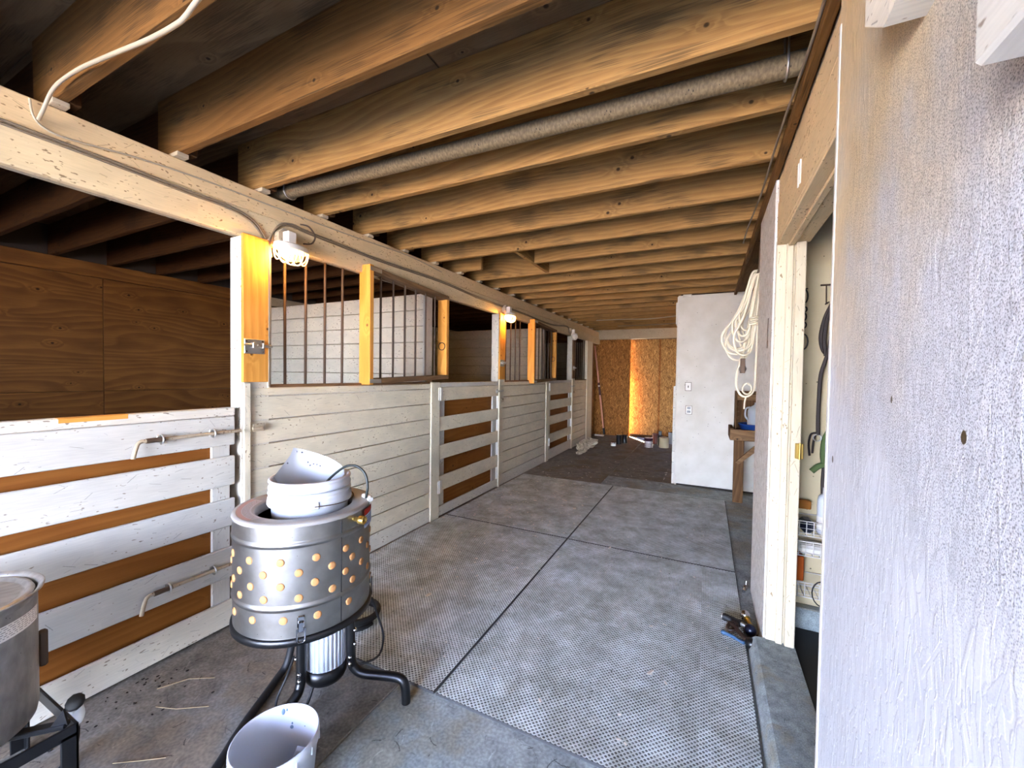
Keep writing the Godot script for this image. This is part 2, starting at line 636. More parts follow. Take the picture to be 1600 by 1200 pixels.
func make_materials() -> void:
	var W := Color(1, 1, 1)
	var fir := tex_wood(11, 1024, 512, 2.0, 0.5, Color(0.38, 0.26, 0.125), Color(0.75, 0.59, 0.36), 6, 30.0, 0.38, 0.15)
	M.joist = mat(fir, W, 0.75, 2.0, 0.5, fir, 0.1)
	M.joist_mid = mat(fir, Color(0.74, 0.69, 0.62), 0.8, 2.0, 0.5, fir, 0.1)
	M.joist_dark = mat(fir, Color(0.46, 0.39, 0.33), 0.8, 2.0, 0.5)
	var gold := tex_wood(23, 1024, 256, 2.0, 0.5, Color(0.70, 0.43, 0.15), Color(0.93, 0.70, 0.36), 8, 16.0, 0.0)
	M.gold = mat(gold, W, 0.6, 2.0, 0.5)
	M.oldwood = mat(gold, Color(0.68, 0.63, 0.58), 0.75, 2.0, 0.5)
	var gw := tex_wood(29, 512, 256, 2.0, 0.5, Color(0.30, 0.21, 0.13), Color(0.66, 0.52, 0.37), 6, 22.0, 0.2)
	M.greywood = mat(gw, W, 0.8, 2.0, 0.5)
	M.greywood2 = mat(gw, Color(0.78, 0.74, 0.70), 0.85, 2.0, 0.5)
	var ply := tex_wood(31, 1024, 1024, 2.4, 1.2, Color(0.25, 0.14, 0.06), Color(0.54, 0.36, 0.17), 16, 16.0, 0.0, 0.22)
	M.ply = mat(ply, W, 0.65, 2.4, 1.2)
	M.gateply = mat(gold, Color(0.62, 0.55, 0.50), 0.65, 2.0, 0.5)
	var deck := tex_wood(37, 1024, 512, 2.4, 1.2, Color(0.30, 0.24, 0.17), Color(0.56, 0.46, 0.34), 18, 14.0, 0.3)
	M.deck = mat(deck, W, 0.85, 2.4, 1.2)
	var pt := tex_paint(41, 1024, 1.6, Color(0.845, 0.825, 0.775), Color(0.50, 0.43, 0.36), -0.06)
	M.white = mat(pt, Color(0.90, 0.90, 0.90), 0.6, 1.6, 1.6, pt, 0.12)
	var pt2 := tex_paint(47, 1024, 1.6, Color(0.82, 0.785, 0.715), Color(0.45, 0.38, 0.31), 0.02)
	M.worn = mat(pt2, W, 0.7, 1.6, 1.6, pt2, 0.15)
	M.dirtywhite = mat(pt2, Color(0.80, 0.76, 0.70), 0.75, 1.6, 1.6)
	M.creamwhite = mat(pt2, Color(1.0, 0.94, 0.82), 0.65, 1.6, 1.6, pt2, 0.15)
	M.tanwhite = mat(pt2, Color(1.0, 0.91, 0.77), 0.7, 1.6, 1.6)
	M.jambwhite = mat(pt, Color(0.90, 0.86, 0.78), 0.6, 1.6, 1.6)
	M.palecable = plain(Color(0.62, 0.57, 0.48), 0.6)
	M.whitec = mat(pt, Color(1.0, 0.97, 0.90), 0.6, 1.6, 1.6, pt, 0.12)
	var so := strands(53, 1024, 1024, 1024.0 / 0.9, 3.2, 0.0, 0.5)
	M.osb = mat(tex_osb(so, 1024, 1024, Color(0.40, 0.27, 0.13), Color(0.84, 0.66, 0.40)), W, 0.7, 0.9, 0.9)
	M.osbdark = mat(M.osb.albedo_texture, Color(0.86, 0.76, 0.66), 0.75, 0.9, 0.9)
	var sp := strands(59, 720, 1980, 900.0, 3.4, PI / 2, 0.22)
	var hp := tex_height(sp[1], 720, 1980)
	M.panel = mat(tex_panel(sp, 720, 1980), W, 0.42, 0.8, 2.2, hp, 0.05)
	M.osbwhite = mat(tex_blotch(61, 512, Color(0.75, 0.72, 0.68), Color(0.85, 0.83, 0.80), 14.0, 900), W, 0.55, 0.8, 0.8, hp, 0.08)
	M.plaster = mat(tex_blotch(67, 1024, Color(0.74, 0.715, 0.665), Color(0.79, 0.77, 0.73), 7.0, 220), W, 0.7, 2.2, 2.2)
	M.cream_wall = mat(M.plaster.albedo_texture, Color(1.0, 0.95, 0.82), 0.7, 2.2, 2.2)
	M.concrete = mat(tex_concrete(71, 1024, 2.6), Color(0.95, 1.0, 1.0), 0.85, 2.6, 2.6)
	M.dirtyconcrete = mat(M.concrete.albedo_texture, Color(0.82, 0.80, 0.76), 0.9, 2.6, 2.6)
	M.curb = mat(M.concrete.albedo_texture, Color(0.93, 0.99, 1.0), 0.85, 1.3, 1.3)
	var mh := tex_mat(1024, 16, true)
	M.mat = mat(tex_mat(1024, 16, false), Color(0.95, 0.985, 0.985), 0.8, 0.32, 0.32, mh, 0.25)
	var stain := tex_blotch(73, 1024, Color(0.74, 0.725, 0.69), Color(1, 1, 1), 7.0, 300, 0.74)
	M.mat.detail_enabled = true
	M.mat.detail_blend_mode = BaseMaterial3D.BLEND_MODE_MUL
	M.mat.detail_uv_layer = BaseMaterial3D.DETAIL_UV_2
	M.mat.detail_albedo = stain
	M.steel = mat(tex_blotch(79, 512, Color(0.56, 0.55, 0.53), Color(0.62, 0.61, 0.59), 6.0, 14), W, 0.38, 0.5, 0.5)
	M.steel.metallic = 1.0
	M.pot = mat(tex_blotch(83, 512, Color(0.62, 0.60, 0.57), Color(0.72, 0.70, 0.67), 9.0, 90), W, 0.42, 0.4, 0.8)
	M.pot.metallic = 0.8
	M.alu = plain(Color(0.80, 0.81, 0.83), 0.4, 0.6)
	M.zinc = plain(Color(0.72, 0.71, 0.68), 0.35, 0.9)
	M.chrome = plain(Color(0.75, 0.76, 0.78), 0.12, 1.0)
	M.brass = plain(Color(0.72, 0.60, 0.32), 0.3, 0.9)
	M.rust = plain(Color(0.33, 0.26, 0.20), 0.7, 0.4)
	M.black = plain(Color(0.035, 0.037, 0.042), 0.35)
	M.rubber = plain(Color(0.05, 0.05, 0.055), 0.6)
	M.plug = plain(Color(0.70, 0.49, 0.29), 0.7)
	M.plastic = plain(Color(0.78, 0.79, 0.81), 0.35)
	M.pipe = mat(tex_blotch(89, 256, Color(0.34, 0.29, 0.21), Color(0.46, 0.40, 0.30), 20.0, 40), W, 0.6, 0.5, 0.3)
	M.cable = plain(Color(0.46, 0.40, 0.32), 0.6)
	M.rope = plain(Color(0.80, 0.75, 0.64), 0.9)
	M.leather = plain(Color(0.13, 0.065, 0.035), 0.55)
	M.gravel = mat(tex_blotch(97, 512, Color(0.54, 0.51, 0.47), Color(0.70, 0.67, 0.62), 60.0, 900), W, 0.95, 3.0, 3.0)
	M.roof = plain(Color(0.16, 0.13, 0.11), 0.9)
	M.paintwhite = plain(Color(0.84, 0.82, 0.78), 0.5)

# ---------------------------------------------------------------- the setting
func build_ground() -> void:
	var st := S()
	st.set_smooth_group(-1)
	for q in [[-60.0, 60.0, -60.0, 60.0]]:
		quad(st, Vector3(q[0], -0.12, q[2]), Vector3(q[1], -0.12, q[2]), Vector3(q[1], -0.12, q[3]), Vector3(q[0], -0.12, q[3]), Vector3.UP, Vector2(q[0], q[2]), Vector2(q[1], q[2]), Vector2(q[1], q[3]), Vector2(q[0], q[3]))
	tag(obj("ground", st, M.gravel), "pale gravel yard outside the open end of the stable", "ground", "", "structure")

func build_floor() -> void:
	var f := thing("floor", "grey stained concrete slab floor of the stable aisle", "floor", Vector3.ZERO, "", "structure")
	# two pours meet in a straight joint
	box("slab", Vector3(-5.7, -0.15, ZN), Vector3(-1.218, 0, -9.9), M.dirtyconcrete, f, 0.004)
	box("slab", Vector3(-1.211, -0.15, ZN), Vector3(2.6, 0, -5.62), M.concrete, f, 0.004)
	box("slab", Vector3(-1.211, -0.15, -5.624), Vector3(2.6, 0, -9.9), M.dirtyconcrete, f, 0.004)
	box("joint", Vector3(-1.218, -0.15, ZN), Vector3(-1.211, -0.006, -9.9), M.concrete, f, 0.001)

func build_ceiling() -> void:
	var c := thing("ceiling", "bare plank joists under a grey plywood deck", "ceiling", Vector3.ZERO, "", "structure")
	# plywood sheets of the loft floor
	var z := ZN
	while z > -9.8:
		for s in [[-5.7, -3.52], [-3.515, -1.08], [-1.075, 1.36], [1.365, 2.6]]:
			box("deck_panel", Vector3(s[0], JT, z), Vector3(s[1], JT + 0.018, z - 1.215), M.deck, c, 0.002)
		z -= 1.219
	box("loft_floor", Vector3(-5.75, JT + 0.02, ZN + 0.1), Vector3(2.65, JT + 0.2, -9.95), M.roof, c, 0.01)
	for k in range(-13, 21):
		var zf := -1.04 - 0.4064 * k
		var warp := Basis(Vector3.UP, rng.randf_range(-0.004, 0.004)) * Basis(Vector3.RIGHT, rng.randf_range(-0.015, 0.015))
		var mid := Vector3(-1.0, 2.58, zf)
		var m: Material = M.joist_dark if k < -2 else (M.joist_mid if k < 1 else M.joist)  # joists towards the near end take darker tints of the same fir
		if k == 6:
			# cut short for the hatch: a stub on the beam, the rest carried by a trimmer
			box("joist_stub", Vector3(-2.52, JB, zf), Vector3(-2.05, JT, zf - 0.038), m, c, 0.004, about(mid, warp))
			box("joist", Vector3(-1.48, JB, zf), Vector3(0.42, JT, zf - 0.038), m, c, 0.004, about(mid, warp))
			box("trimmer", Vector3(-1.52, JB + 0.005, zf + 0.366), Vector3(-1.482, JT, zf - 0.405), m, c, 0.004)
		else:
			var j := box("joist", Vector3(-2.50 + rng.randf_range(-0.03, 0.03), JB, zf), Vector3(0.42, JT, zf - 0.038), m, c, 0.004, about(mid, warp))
			if k == 1: j.set_meta("label", "widest lit joist above the grey pipe")
		# the stall joists lap beside them
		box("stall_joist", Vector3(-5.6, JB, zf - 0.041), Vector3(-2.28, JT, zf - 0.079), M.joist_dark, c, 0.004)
		# shim on the beam
		box("shim", Vector3(-2.41, JB - 0.021, zf + 0.004), Vector3(-2.31 + rng.randf_range(0.0, 0.035), JB - 0.001, zf - 0.045), M.dirtywhite, c, 0.002)
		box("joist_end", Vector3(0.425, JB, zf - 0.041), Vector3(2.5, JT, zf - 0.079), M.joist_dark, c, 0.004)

func build_header() -> void:
	var h := thing("header_beam", "long white painted timber beam over the stall fronts", "beam", Vector3(LX, BEAM, -4.3), "", "structure")
	box("lower_board", Vector3(LX, BEAM, ZN), Vector3(LX - 0.04, 2.292, -9.5), M.creamwhite, h, 0.004)
	box("upper_board", Vector3(LX - 0.004, 2.294, ZN), Vector3(LX - 0.044, 2.418, -9.5), M.tanwhite, h, 0.005)
	box("back_board", Vector3(LX - 0.045, BEAM + 0.004, ZN), Vector3(LX - 0.083, 2.416, -9.5), M.dirtywhite, h, 0.004)

func build_stall_walls() -> void:
	var w := thing("wall_left", "dark plywood back wall of the horse stalls", "wall", Vector3(-5.5, 0, -4.3), "", "structure")
	var z := ZN
	while z > -9.4:
		var z2 := maxf(z - 1.21, -9.5)
		if z > -3.0 or z < -6.2:
			box("plywood_sheet", Vector3(-5.52, 0, z), Vector3(-5.50, 1.17, z2), M.ply, w, 0.002)
			box("plywood_sheet", Vector3(-5.52, 1.173, z), Vector3(-5.50, 2.30, z2), M.ply, w, 0.002)
		z -= 1.214
	box("plate", Vector3(-5.52, 2.302, ZN), Vector3(-5.47, 2.44, -3.1), M.ply, w, 0.004)
	box("plate", Vector3(-5.52, 2.302, -3.18), Vector3(-5.47, 2.42, -9.5), M.dirtywhite, w, 0.004)
	for k in 15:
		box("plank", Vector3(-5.52, k * 0.153, -3.18), Vector3(-5.498, k * 0.153 + 0.150, -6.16), M.dirtywhite, w, 0.004)
	box("sheathing", Vector3(-5.7, -0.1, ZN + 0.1), Vector3(-5.53, 2.9, -9.9), M.roof, w, 0.004)
	# partitions between the stalls
	var names := ["white plank partition between the first and second stalls, seen through the bars", "white plank partition between the second and third stalls, seen past the swung grille", "white plank partition at the far end of the last stall"]
	for i in 3:
		var pz: float = [-3.1, -6.1, -9.05][i]
		var p := thing("stall_partition", names[i], "partition", Vector3(-3.9, 0, pz))
		for k in 14:
			var y := k * 0.1545
			box("plank", Vector3(-5.49, y, pz), Vector3(-2.46, y + 0.150, pz - 0.022 + rng.randf_range(-0.002, 0.002)), M.worn if i < 2 else M.dirtywhite, p, 0.004)
		for k in 14:
			var y := k * 0.1545
			box("plank", Vector3(-5.49, y, pz - 0.06), Vector3(-2.46, y + 0.150, pz - 0.082), M.dirtywhite, p, 0.004)
		box("post", Vector3(-2.455, 0, pz + 0.012), Vector3(-2.42, 2.165, pz - 0.09), M.white, p, 0.003)
		for x in [-4.6, -3.5]:
			box("post", Vector3(x, 0, pz - 0.024), Vector3(x - 0.04, 2.16, pz - 0.058), M.dirtywhite, p, 0.003)
	# closed end of the first stall, beside the entrance
	var e := thing("wall_near", "plank end wall of the first stall beside the entrance", "wall", Vector3(-3.9, 0, ZN), "", "structure")
	box("plywood_sheet", Vector3(-5.55, -0.1, ZN), Vector3(-2.32, 2.72, ZN + 0.1), M.ply, e, 0.004)
	# far end behind the last stall
	var b := thing("wall_back", "dark boarded wall behind the last stall", "wall", Vector3(-4.0, 0, -9.6), "", "structure")
	box("plywood_sheet", Vector3(-5.6, -0.1, -9.52), Vector3(-2.44, 2.72, -9.7), M.ply, b, 0.004)

func build_far_wall() -> void:
	var w := thing("wall_far", "strand board closing the far end of the aisle with daylight at one seam", "wall", Vector3(-1.5, 0, -9.55), "", "structure")
	box("lintel", Vector3(-2.42, 2.245, -9.42), Vector3(-0.36, 2.49, -9.50), M.dirtywhite, w, 0.005)
	box("strand_board", Vector3(-2.44, 0.001, -9.51), Vector3(-1.60, 2.25, -9.525), M.osbdark, w, 0.002)
	box("strand_board", Vector3(-1.645, 0.001, -9.68), Vector3(-0.98, 2.60, -9.695), M.osb, w, 0.002)
	box("strand_board", Vector3(-0.977, 0.001, -9.68), Vector3(-0.30, 2.60, -9.695), M.osb, w, 0.002)
	box("stud", Vector3(-2.12, 0.0, -9.526), Vector3(-2.03, 2.30, -9.56), M.joist_dark, w, 0.003)
	box("return_board", Vector3(-2.425, 0.0, -8.92), Vector3(-2.44, 2.245, -9.50), M.osbdark, w, 0.002)
	box("rail", Vector3(-2.44, 2.245, -9.53), Vector3(-0.30, 2.72, -9.64), M.joist_dark, w, 0.003)
	box("sill", Vector3(-1.595, 0.0, -9.55), Vector3(-0.36, 0.05, -9.66), M.joist_dark, w, 0.003)
	box("sun_stop_board", Vector3(-2.44, 0.0, -9.70), Vector3(-1.55, 0.28, -9.72), M.joist_dark, w, 0.003)  # unseen board added to keep direct sun off the floor behind the seam
	box("seam_print", Vector3(-1.00, 0.03, -9.679), Vector3(-0.955, 2.25, -9.676), M.osbdark, w, 0.001)
	# utility block beside it, white on the aisle side
	var u := thing("wall_utility", "white painted wall block standing across the aisle end", "wall", Vector3(0.6, 0, -5.6), "", "structure")
	box("front_sheet", Vector3(-0.355, 0.03, -5.56), Vector3(1.75, 2.432, -5.60), M.plaster, u, 0.004)
	box("corner_board", Vector3(-0.365, 0.04, -5.563), Vector3(-0.345, 2.42, -5.62), M.white, u, 0.004)
	box("side_sheet", Vector3(-0.355, 0.0, -5.605), Vector3(-0.335, 2.44, -9.65), M.plaster, u, 0.003)
	for k in 9:
		box("plank", Vector3(-0.357, k * 0.142, -5.64), Vector3(-0.395, k * 0.142 + 0.138, -9.4), M.white, u, 0.004)
	box("plank", Vector3(-0.357, 2.08, -5.63), Vector3(-0.385, 2.36, -9.4), M.white, u, 0.004)
	box("cap_block", Vector3(-0.30, 2.405, -5.55), Vector3(-0.20, 2.45, -5.63), M.white, u, 0.004)
	box("core", Vector3(-0.33, 0.0, -5.61), Vector3(1.75, 2.70, -5.70), M.roof, u, 0.004)

func build_right_wall() -> void:
	var w := thing("wall_right", "white painted strand board wall along the right of the aisle", "wall", Vector3(0.35, 0, -0.3), "", "structure")
	# the big sheet nearest the camera, mapped by its own stains and painted warm tint
	var st := S()
	st.set_smooth_group(-1)
	var zf := -1.305
	var zn := ZN
	var A := Vector3(RX, 0.05, zf)
	var B := Vector3(RX, 0.05, zn)
	var C := Vector3(RX, 2.432, zn)
	var D := Vector3(RX, 2.432, zf)
	quad(st, A, B, C, D, Vector3.LEFT, Vector2(0, 2.38), Vector2(zn - zf, 2.38), Vector2(zn - zf, 0), Vector2(0, 0))
	var t := Vector3(0.014, 0, 0)
	quad(st, A + t, B + t, C + t, D + t, Vector3.RIGHT, Vector2(0, 2.38), Vector2(zn - zf, 2.38), Vector2(zn - zf, 0), Vector2(0, 0))
	for e in [[A, D, Vector3.FORWARD], [B, C, Vector3.BACK], [D, C, Vector3.UP], [A, B, Vector3.DOWN]]:
		quad(st, e[0], e[1], e[1] + t, e[0] + t, e[2], Vector2(0, 0), Vector2(0.5, 0), Vector2(0.5, 0.014), Vector2(0, 0.014))
	obj("strand_board", st, M.panel, w, "weathered white sheet with tan and speckled patches")
	box("edge_strip", Vector3(RX - 0.002, 0.05, zf + 0.012), Vector3(RX + 0.016, 2.30, zf - 0.003), M.paintwhite, w, 0.001)
	box("stud_core", Vector3(0.302, 0.0, zf + 0.004), Vector3(0.43, 2.43, ZN), M.white, w, 0.003)
	# over the door
	box("header_board", Vector3(0.298, 2.085, zf), Vector3(0.318, 2.275, -2.405), M.tanwhite, w, 0.004)
	box("header_core", Vector3(0.32, 2.105, zf), Vector3(0.43, 2.43, -2.40), M.tanwhite, w, 0.003)
	box("upper_board", Vector3(0.304, 2.29, zf), Vector3(0.319, 2.425, -2.62), M.tanwhite, w, 0.004)
	box("staple_plate", Vector3(0.292, 2.13, -1.83), Vector3(0.297, 2.22, -1.845), M.paintwhite, w, 0.002)
	box("staple_plate", Vector3(0.292, 2.13, -1.865), Vector3(0.297, 2.22, -1.88), M.paintwhite, w, 0.002)
	# short run of sheathing past the door
	box("strand_board", Vector3(RX + 0.003, 0.0, -2.41), Vector3(RX + 0.018, 2.395, -3.05), M.osbwhite, w, 0.003)
	box("stud_core", Vector3(0.305, 0.0, -2.415), Vector3(0.415, 2.43, -3.05), M.white, w, 0.003)
	box("ledger", Vector3(0.268, 2.432, ZN), Vector3(0.435, JB - 0.001, -5.55), M.joist_mid, w, 0.002)
	box("plate", Vector3(0.268, 2.396, zf), Vector3(0.296, 2.431, -5.55), M.joist_mid, w, 0.003)
	# loose bits over the sheet
	var g := S()
	slab(g, PackedVector2Array([Vector2(0.917, 2.02), Vector2(0.83, 1.952), Vector2(0.77, 1.955), Vector2(0.70, 1.965), Vector2(0.66, 2.40), Vector2(0.93, 2.40)]), 0.05, Transform3D(Basis(Vector3(0, 0, -1), Vector3.UP, Vector3(1, 0, 0)), Vector3(0.235, 0, 0)))
	obj("torn_block", g, M.worn, w)
	tag(box("bracket_board", Vector3(0.215, 1.689, -0.528), Vector3(RX - 0.001, 2.42, 0.85), M.white, null, 0.004), "bright white boxed board end at the top right of the near wall", "board", "", "structure")
	# threshold
	var k := thing("trim_1", "worn concrete door threshold curb beside the rubber mats", "curb", Vector3(0.33, 0, -1.7), "", "structure")
	var poly := PackedVector2Array([Vector2(0.222, 0.0), Vector2(0.242, 0.055), Vector2(0.256, 0.066), Vector2(0.42, 0.07), Vector2(0.428, 0.0)])
	var s2 := S()
	slab(s2, poly, -2.72, Transform3D(Basis.IDENTITY, Vector3(0, 0, 0.9 - 0.58)))
	obj("curb", s2, M.curb, k)

func build_door() -> void:
	var d := thing("door_1", "white door frame of the tack room with a brass hinge leaf", "door frame", Vector3(0.36, 0.07, -2.4), "", "structure")
	box("jamb", Vector3(0.296, 0.07, -2.385), Vector3(0.418, 2.085, -2.412), M.jambwhite, d, 0.003)
	box("stop", Vector3(0.337, 0.07, -2.37), Vector3(0.366, 2.07, -2.384), M.jambwhite, d, 0.003)
	box("casing", Vector3(0.374, 0.07, -2.362), Vector3(0.416, 2.07, -2.384), M.jambwhite, d, 0.003)
	box("head_jamb", Vector3(0.296, 2.060, -1.31), Vector3(0.432, 2.084, -2.384), M.tanwhite, d, 0.003)
	box("head_stop", Vector3(0.34, 2.046, -1.31), Vector3(0.366, 2.059, -2.36), M.tanwhite, d, 0.003)
	box("hinge", Vector3(0.392, 1.01, -2.352), Vector3(0.426, 1.085, -2.361), M.brass, d, 0.002)
	var st := S()
	rod(st, Vector3(0.410, 1.008, -2.350), Vector3(0.410, 1.087, -2.350), 0.006)
	obj("hinge_pin", st, M.brass, d)

func build_tack_room() -> void:
	var f := thing("floor_tack", "black rubber floor of the tack room", "floor", Vector3(1.1, 0, -1.2), "", "structure")
	box("slab", Vector3(0.428, 0.0, ZN), Vector3(2.4, 0.045, -2.70), M.rubber, f, 0.003)
	var w := thing("wall_tack", "white inner walls of the tack room behind the door", "wall", Vector3(1.2, 0, -2.7), "", "structure")
	box("end_wall", Vector3(0.416, 0.0, -2.68), Vector3(2.5, JT, -3.05), M.cream_wall, w, 0.003)
	box("base_curb", Vector3(0.416, 0.045, -2.62), Vector3(2.4, 0.16, -2.68), M.curb, w, 0.005)
	box("side_wall", Vector3(2.4, 0.0, ZN), Vector3(2.5, JT, -2.68), M.cream_wall, w, 0.003)
	box("near_wall", Vector3(0.432, 0.0, ZN - 0.08), Vector3(2.4, JT, ZN), M.cream_wall, w, 0.003)
	box("ceiling_panel", Vector3(0.44, 2.40, ZN), Vector3(2.4, 2.43, -2.68), M.cream_wall, w, 0.003)
	var a := thing("wall_alcove", "far side wall of the wash alcove", "wall", Vector3(1.75, 0, -4.1), "", "structure")
	box("sheet", Vector3(1.70, 0.0, -3.05), Vector3(1.78, JT, -5.56), M.plaster, a, 0.003)
	box("outer_sheet", Vector3(2.5, -0.1, ZN + 0.1), Vector3(2.62, 2.9, -9.9), M.roof, a, 0.003)

func build_mats() -> void:
	var L := ["ribbed rubber mat in front of the door threshold, light grey and dusty", "dirt browned rubber mat against the first stall front, behind the drum", "rubber mat on the right farther up the aisle with a pale worn spot", "chip littered rubber mat before the second stall door"]
	var R := [[-1.030, 0.215, -1.400, -3.245], [-2.285, -1.038, -1.400, -3.250], [-1.030, 0.212, -3.252, -5.10], [-2.280, -1.038, -3.257, -5.11]]
	for i in 4:
		var r: Array = R[i]
		var st := S()
		st.set_smooth_group(-1)
		var nx := 8
		var nz := 12
		var H := 0.014
		var c := Vector2((r[0] + r[1]) * 0.5, (r[2] + r[3]) * 0.5)
		var P := func(a: float, b: float, y: float) -> Vector3: return Vector3(a - c.x, y, b - c.y)
		var V := func(a: float, b: float) -> void:
			st.set_uv(Vector2(a + i * 0.07, b))
			st.set_uv2(Vector2(a, b) * 0.45 + Vector2(i * 0.31, i * 0.17))
			st.add_vertex(Vector3(a - c.x, H, b - c.y))
		for x in nx:
			for z in nz:
				var a0 := lerpf(r[0] + 0.004, r[1] - 0.004, float(x) / nx)
				var a1 := lerpf(r[0] + 0.004, r[1] - 0.004, float(x + 1) / nx)
				var b0 := lerpf(r[2] - 0.004, r[3] + 0.004, float(z) / nz)
				var b1 := lerpf(r[2] - 0.004, r[3] + 0.004, float(z + 1) / nz)
				for q in [[a0, b0], [a0, b1], [a1, b1], [a0, b0], [a1, b1], [a1, b0]]: V.call(q[0], q[1])
		st.generate_normals()
		var o := MeshInstance3D.new()
		o.mesh = st.commit()
		o.material_override = M.mat
		o.name = numbered("rubber_mat")
		o.position = Vector3(c.x, 0, c.y)
		add_child(o)
		tag(o, L[i], "mat", "rubber mats on the aisle floor")
		var e := S()
		bx(e, Vector3(r[0], 0.0005, r[2]), Vector3(r[1], 0.0125, r[3]), 0.004)
		obj("border", e, M.matedge, o)

# ---------------------------------------------------------------- stall fronts, doors and grilles
func bolt_plate(parent: Node3D, y: float, z: float) -> void:
	var st := S()
	bx(st, Vector3(LX + 0.021, y, z), Vector3(LX + 0.026, y + 0.082, z - 0.112), 0.002)
	obj("bolt_plate", st, M.zinc, parent)
	st = S()
	rod(st, Vector3(LX + 0.040, y + 0.046, z + 0.005), Vector3(LX + 0.040, y + 0.046, z - 0.145), 0.009)
	bx(st, Vector3(LX + 0.024, y + 0.03, z - 0.03), Vector3(LX + 0.052, y + 0.062, z - 0.042), 0.003)
	bx(st, Vector3(LX + 0.024, y + 0.03, z - 0.085), Vector3(LX + 0.052, y + 0.062, z - 0.097), 0.003)
	tube(st, [Vector3(LX + 0.04, y + 0.046, z - 0.06), Vector3(LX + 0.062, y + 0.05, z - 0.06)], 0.006)
	obj("slide_bolt", st, M.zinc, parent)
	for d in [[0.01, 0.012], [0.01, 0.07], [0.10, 0.012], [0.10, 0.07]]:
		st = S()
		ball(st, Vector3(LX + 0.026, y + d[1], z - d[0]), Vector3(0.003, 0.006, 0.006), 8, 6)
		obj("screw", st, M.rust, parent)

func build_stall_fronts() -> void:
	var L := ["white plank stall front behind the metal drum, with four rusty bars above", "white plank stall front under the second lit lamp, with four bars above", "short white plank stall front at the far end, below the unlit lamp"]
	var end := [-3.032, -6.005, -8.40]
	for i in 3:
		var pz: float = [-1.341, -4.373, -7.352][i]
		var pe: float = end[i]
		var f := thing("stall_front", L[i], "stall front", Vector3(LX, 0, pz), "white stall fronts")
		box("post", Vector3(LX - 0.002, 0, pz), Vector3(LX - 0.10, BEAM, pz - 0.16), M.worn, f, 0.004)
		var board := box("face_board", Vector3(LX + 0.0, 1.335, pz), Vector3(LX + 0.021, BEAM + 0.012, pz - 0.142), M.gold if i < 2 else M.greywood, f, 0.002)
		board.set_meta("label", "unpainted yellow upright board" if i < 2 else "weathered upright board")
		box("edge_strip", Vector3(LX, 1.30, pz - 0.1435), Vector3(LX + 0.012, BEAM + 0.02, pz - 0.158), M.whitec, f, 0.002)
		box("trim_strip", Vector3(LX + 0.001, 0, pz - 0.006), Vector3(LX + 0.018, 1.33, pz - 0.043), M.whitec, f, 0.003)
		# lap boards
		for k in 9:
			var y := k * 0.1392
			box("plank", Vector3(LX + rng.randf_range(-0.002, 0.002), y + 0.004, pz - 0.045), Vector3(LX - 0.022, y + 0.1352, pe + rng.randf_range(0.0, 0.003)), M.worn if k == 0 else M.whitec, f, 0.002)
		box("cap_rail", Vector3(LX + 0.003, 1.256, pz - 0.045), Vector3(LX - 0.022, 1.300, pe), M.whitec, f, 0.004)
		box("sill", Vector3(LX - 0.003, 1.301, pz - 0.16), Vector3(LX - 0.10, 1.318, pe), M.greywood, f, 0.003)
		if i < 2:
			box("hinge_post", Vector3(LX + 0.012, 0, pe - 0.001), Vector3(LX - 0.09, 1.315, pe - 0.132), M.whitec, f, 0.004)
		else:
			box("hinge_post", Vector3(LX + 0.012, 0, pe - 0.001), Vector3(LX - 0.09, BEAM, pe - 0.40), M.whitec, f, 0.004)
			box("post", Vector3(LX - 0.001, 0, pe - 0.405), Vector3(LX - 0.09, BEAM, -8.90), M.dirtywhite, f, 0.004)
		# bars
		var n := 4 if i < 2 else 6
		for k in n:
			var z := pz - 0.289 - 0.146 * k
			var b := S()
			rod(b, Vector3(LX - 0.05, 1.312, z + rng.randf_range(-0.003, 0.003)), Vector3(LX - 0.05, BEAM, z), 0.0085)
			obj("bar", b, M.rust, f)
		bolt_plate(f, 1.494, pz - 0.004)
		# keeper of the door bolt and a hinge for the next door
		var kp := S()
		bx(kp, Vector3(LX + 0.018, 1.055, pz - 0.052), Vector3(LX + 0.022, 1.10, pz - 0.12), 0.001)
		rod(kp, Vector3(LX + 0.028, 1.075, pz - 0.046), Vector3(LX + 0.028, 1.075, pz - 0.10), 0.007)
		obj("bolt_keeper", kp, M.dirtywhite, f)
	# stall front on the near side of the first door, outside the picture
	var o := thing("stall_front", "white plank stall front nearest the entrance, left of the first stall door", "stall front", Vector3(LX, 0, 0.3), "white stall fronts")
	for k in 9:
		box("plank", Vector3(LX, k * 0.1392 + 0.003, ZN), Vector3(LX - 0.022, k * 0.1392 + 0.1358, -0.075), M.white, o, 0.004)
	box("cap_rail", Vector3(LX + 0.003, 1.256, ZN), Vector3(LX - 0.022, 1.300, -0.075), M.white, o, 0.004)

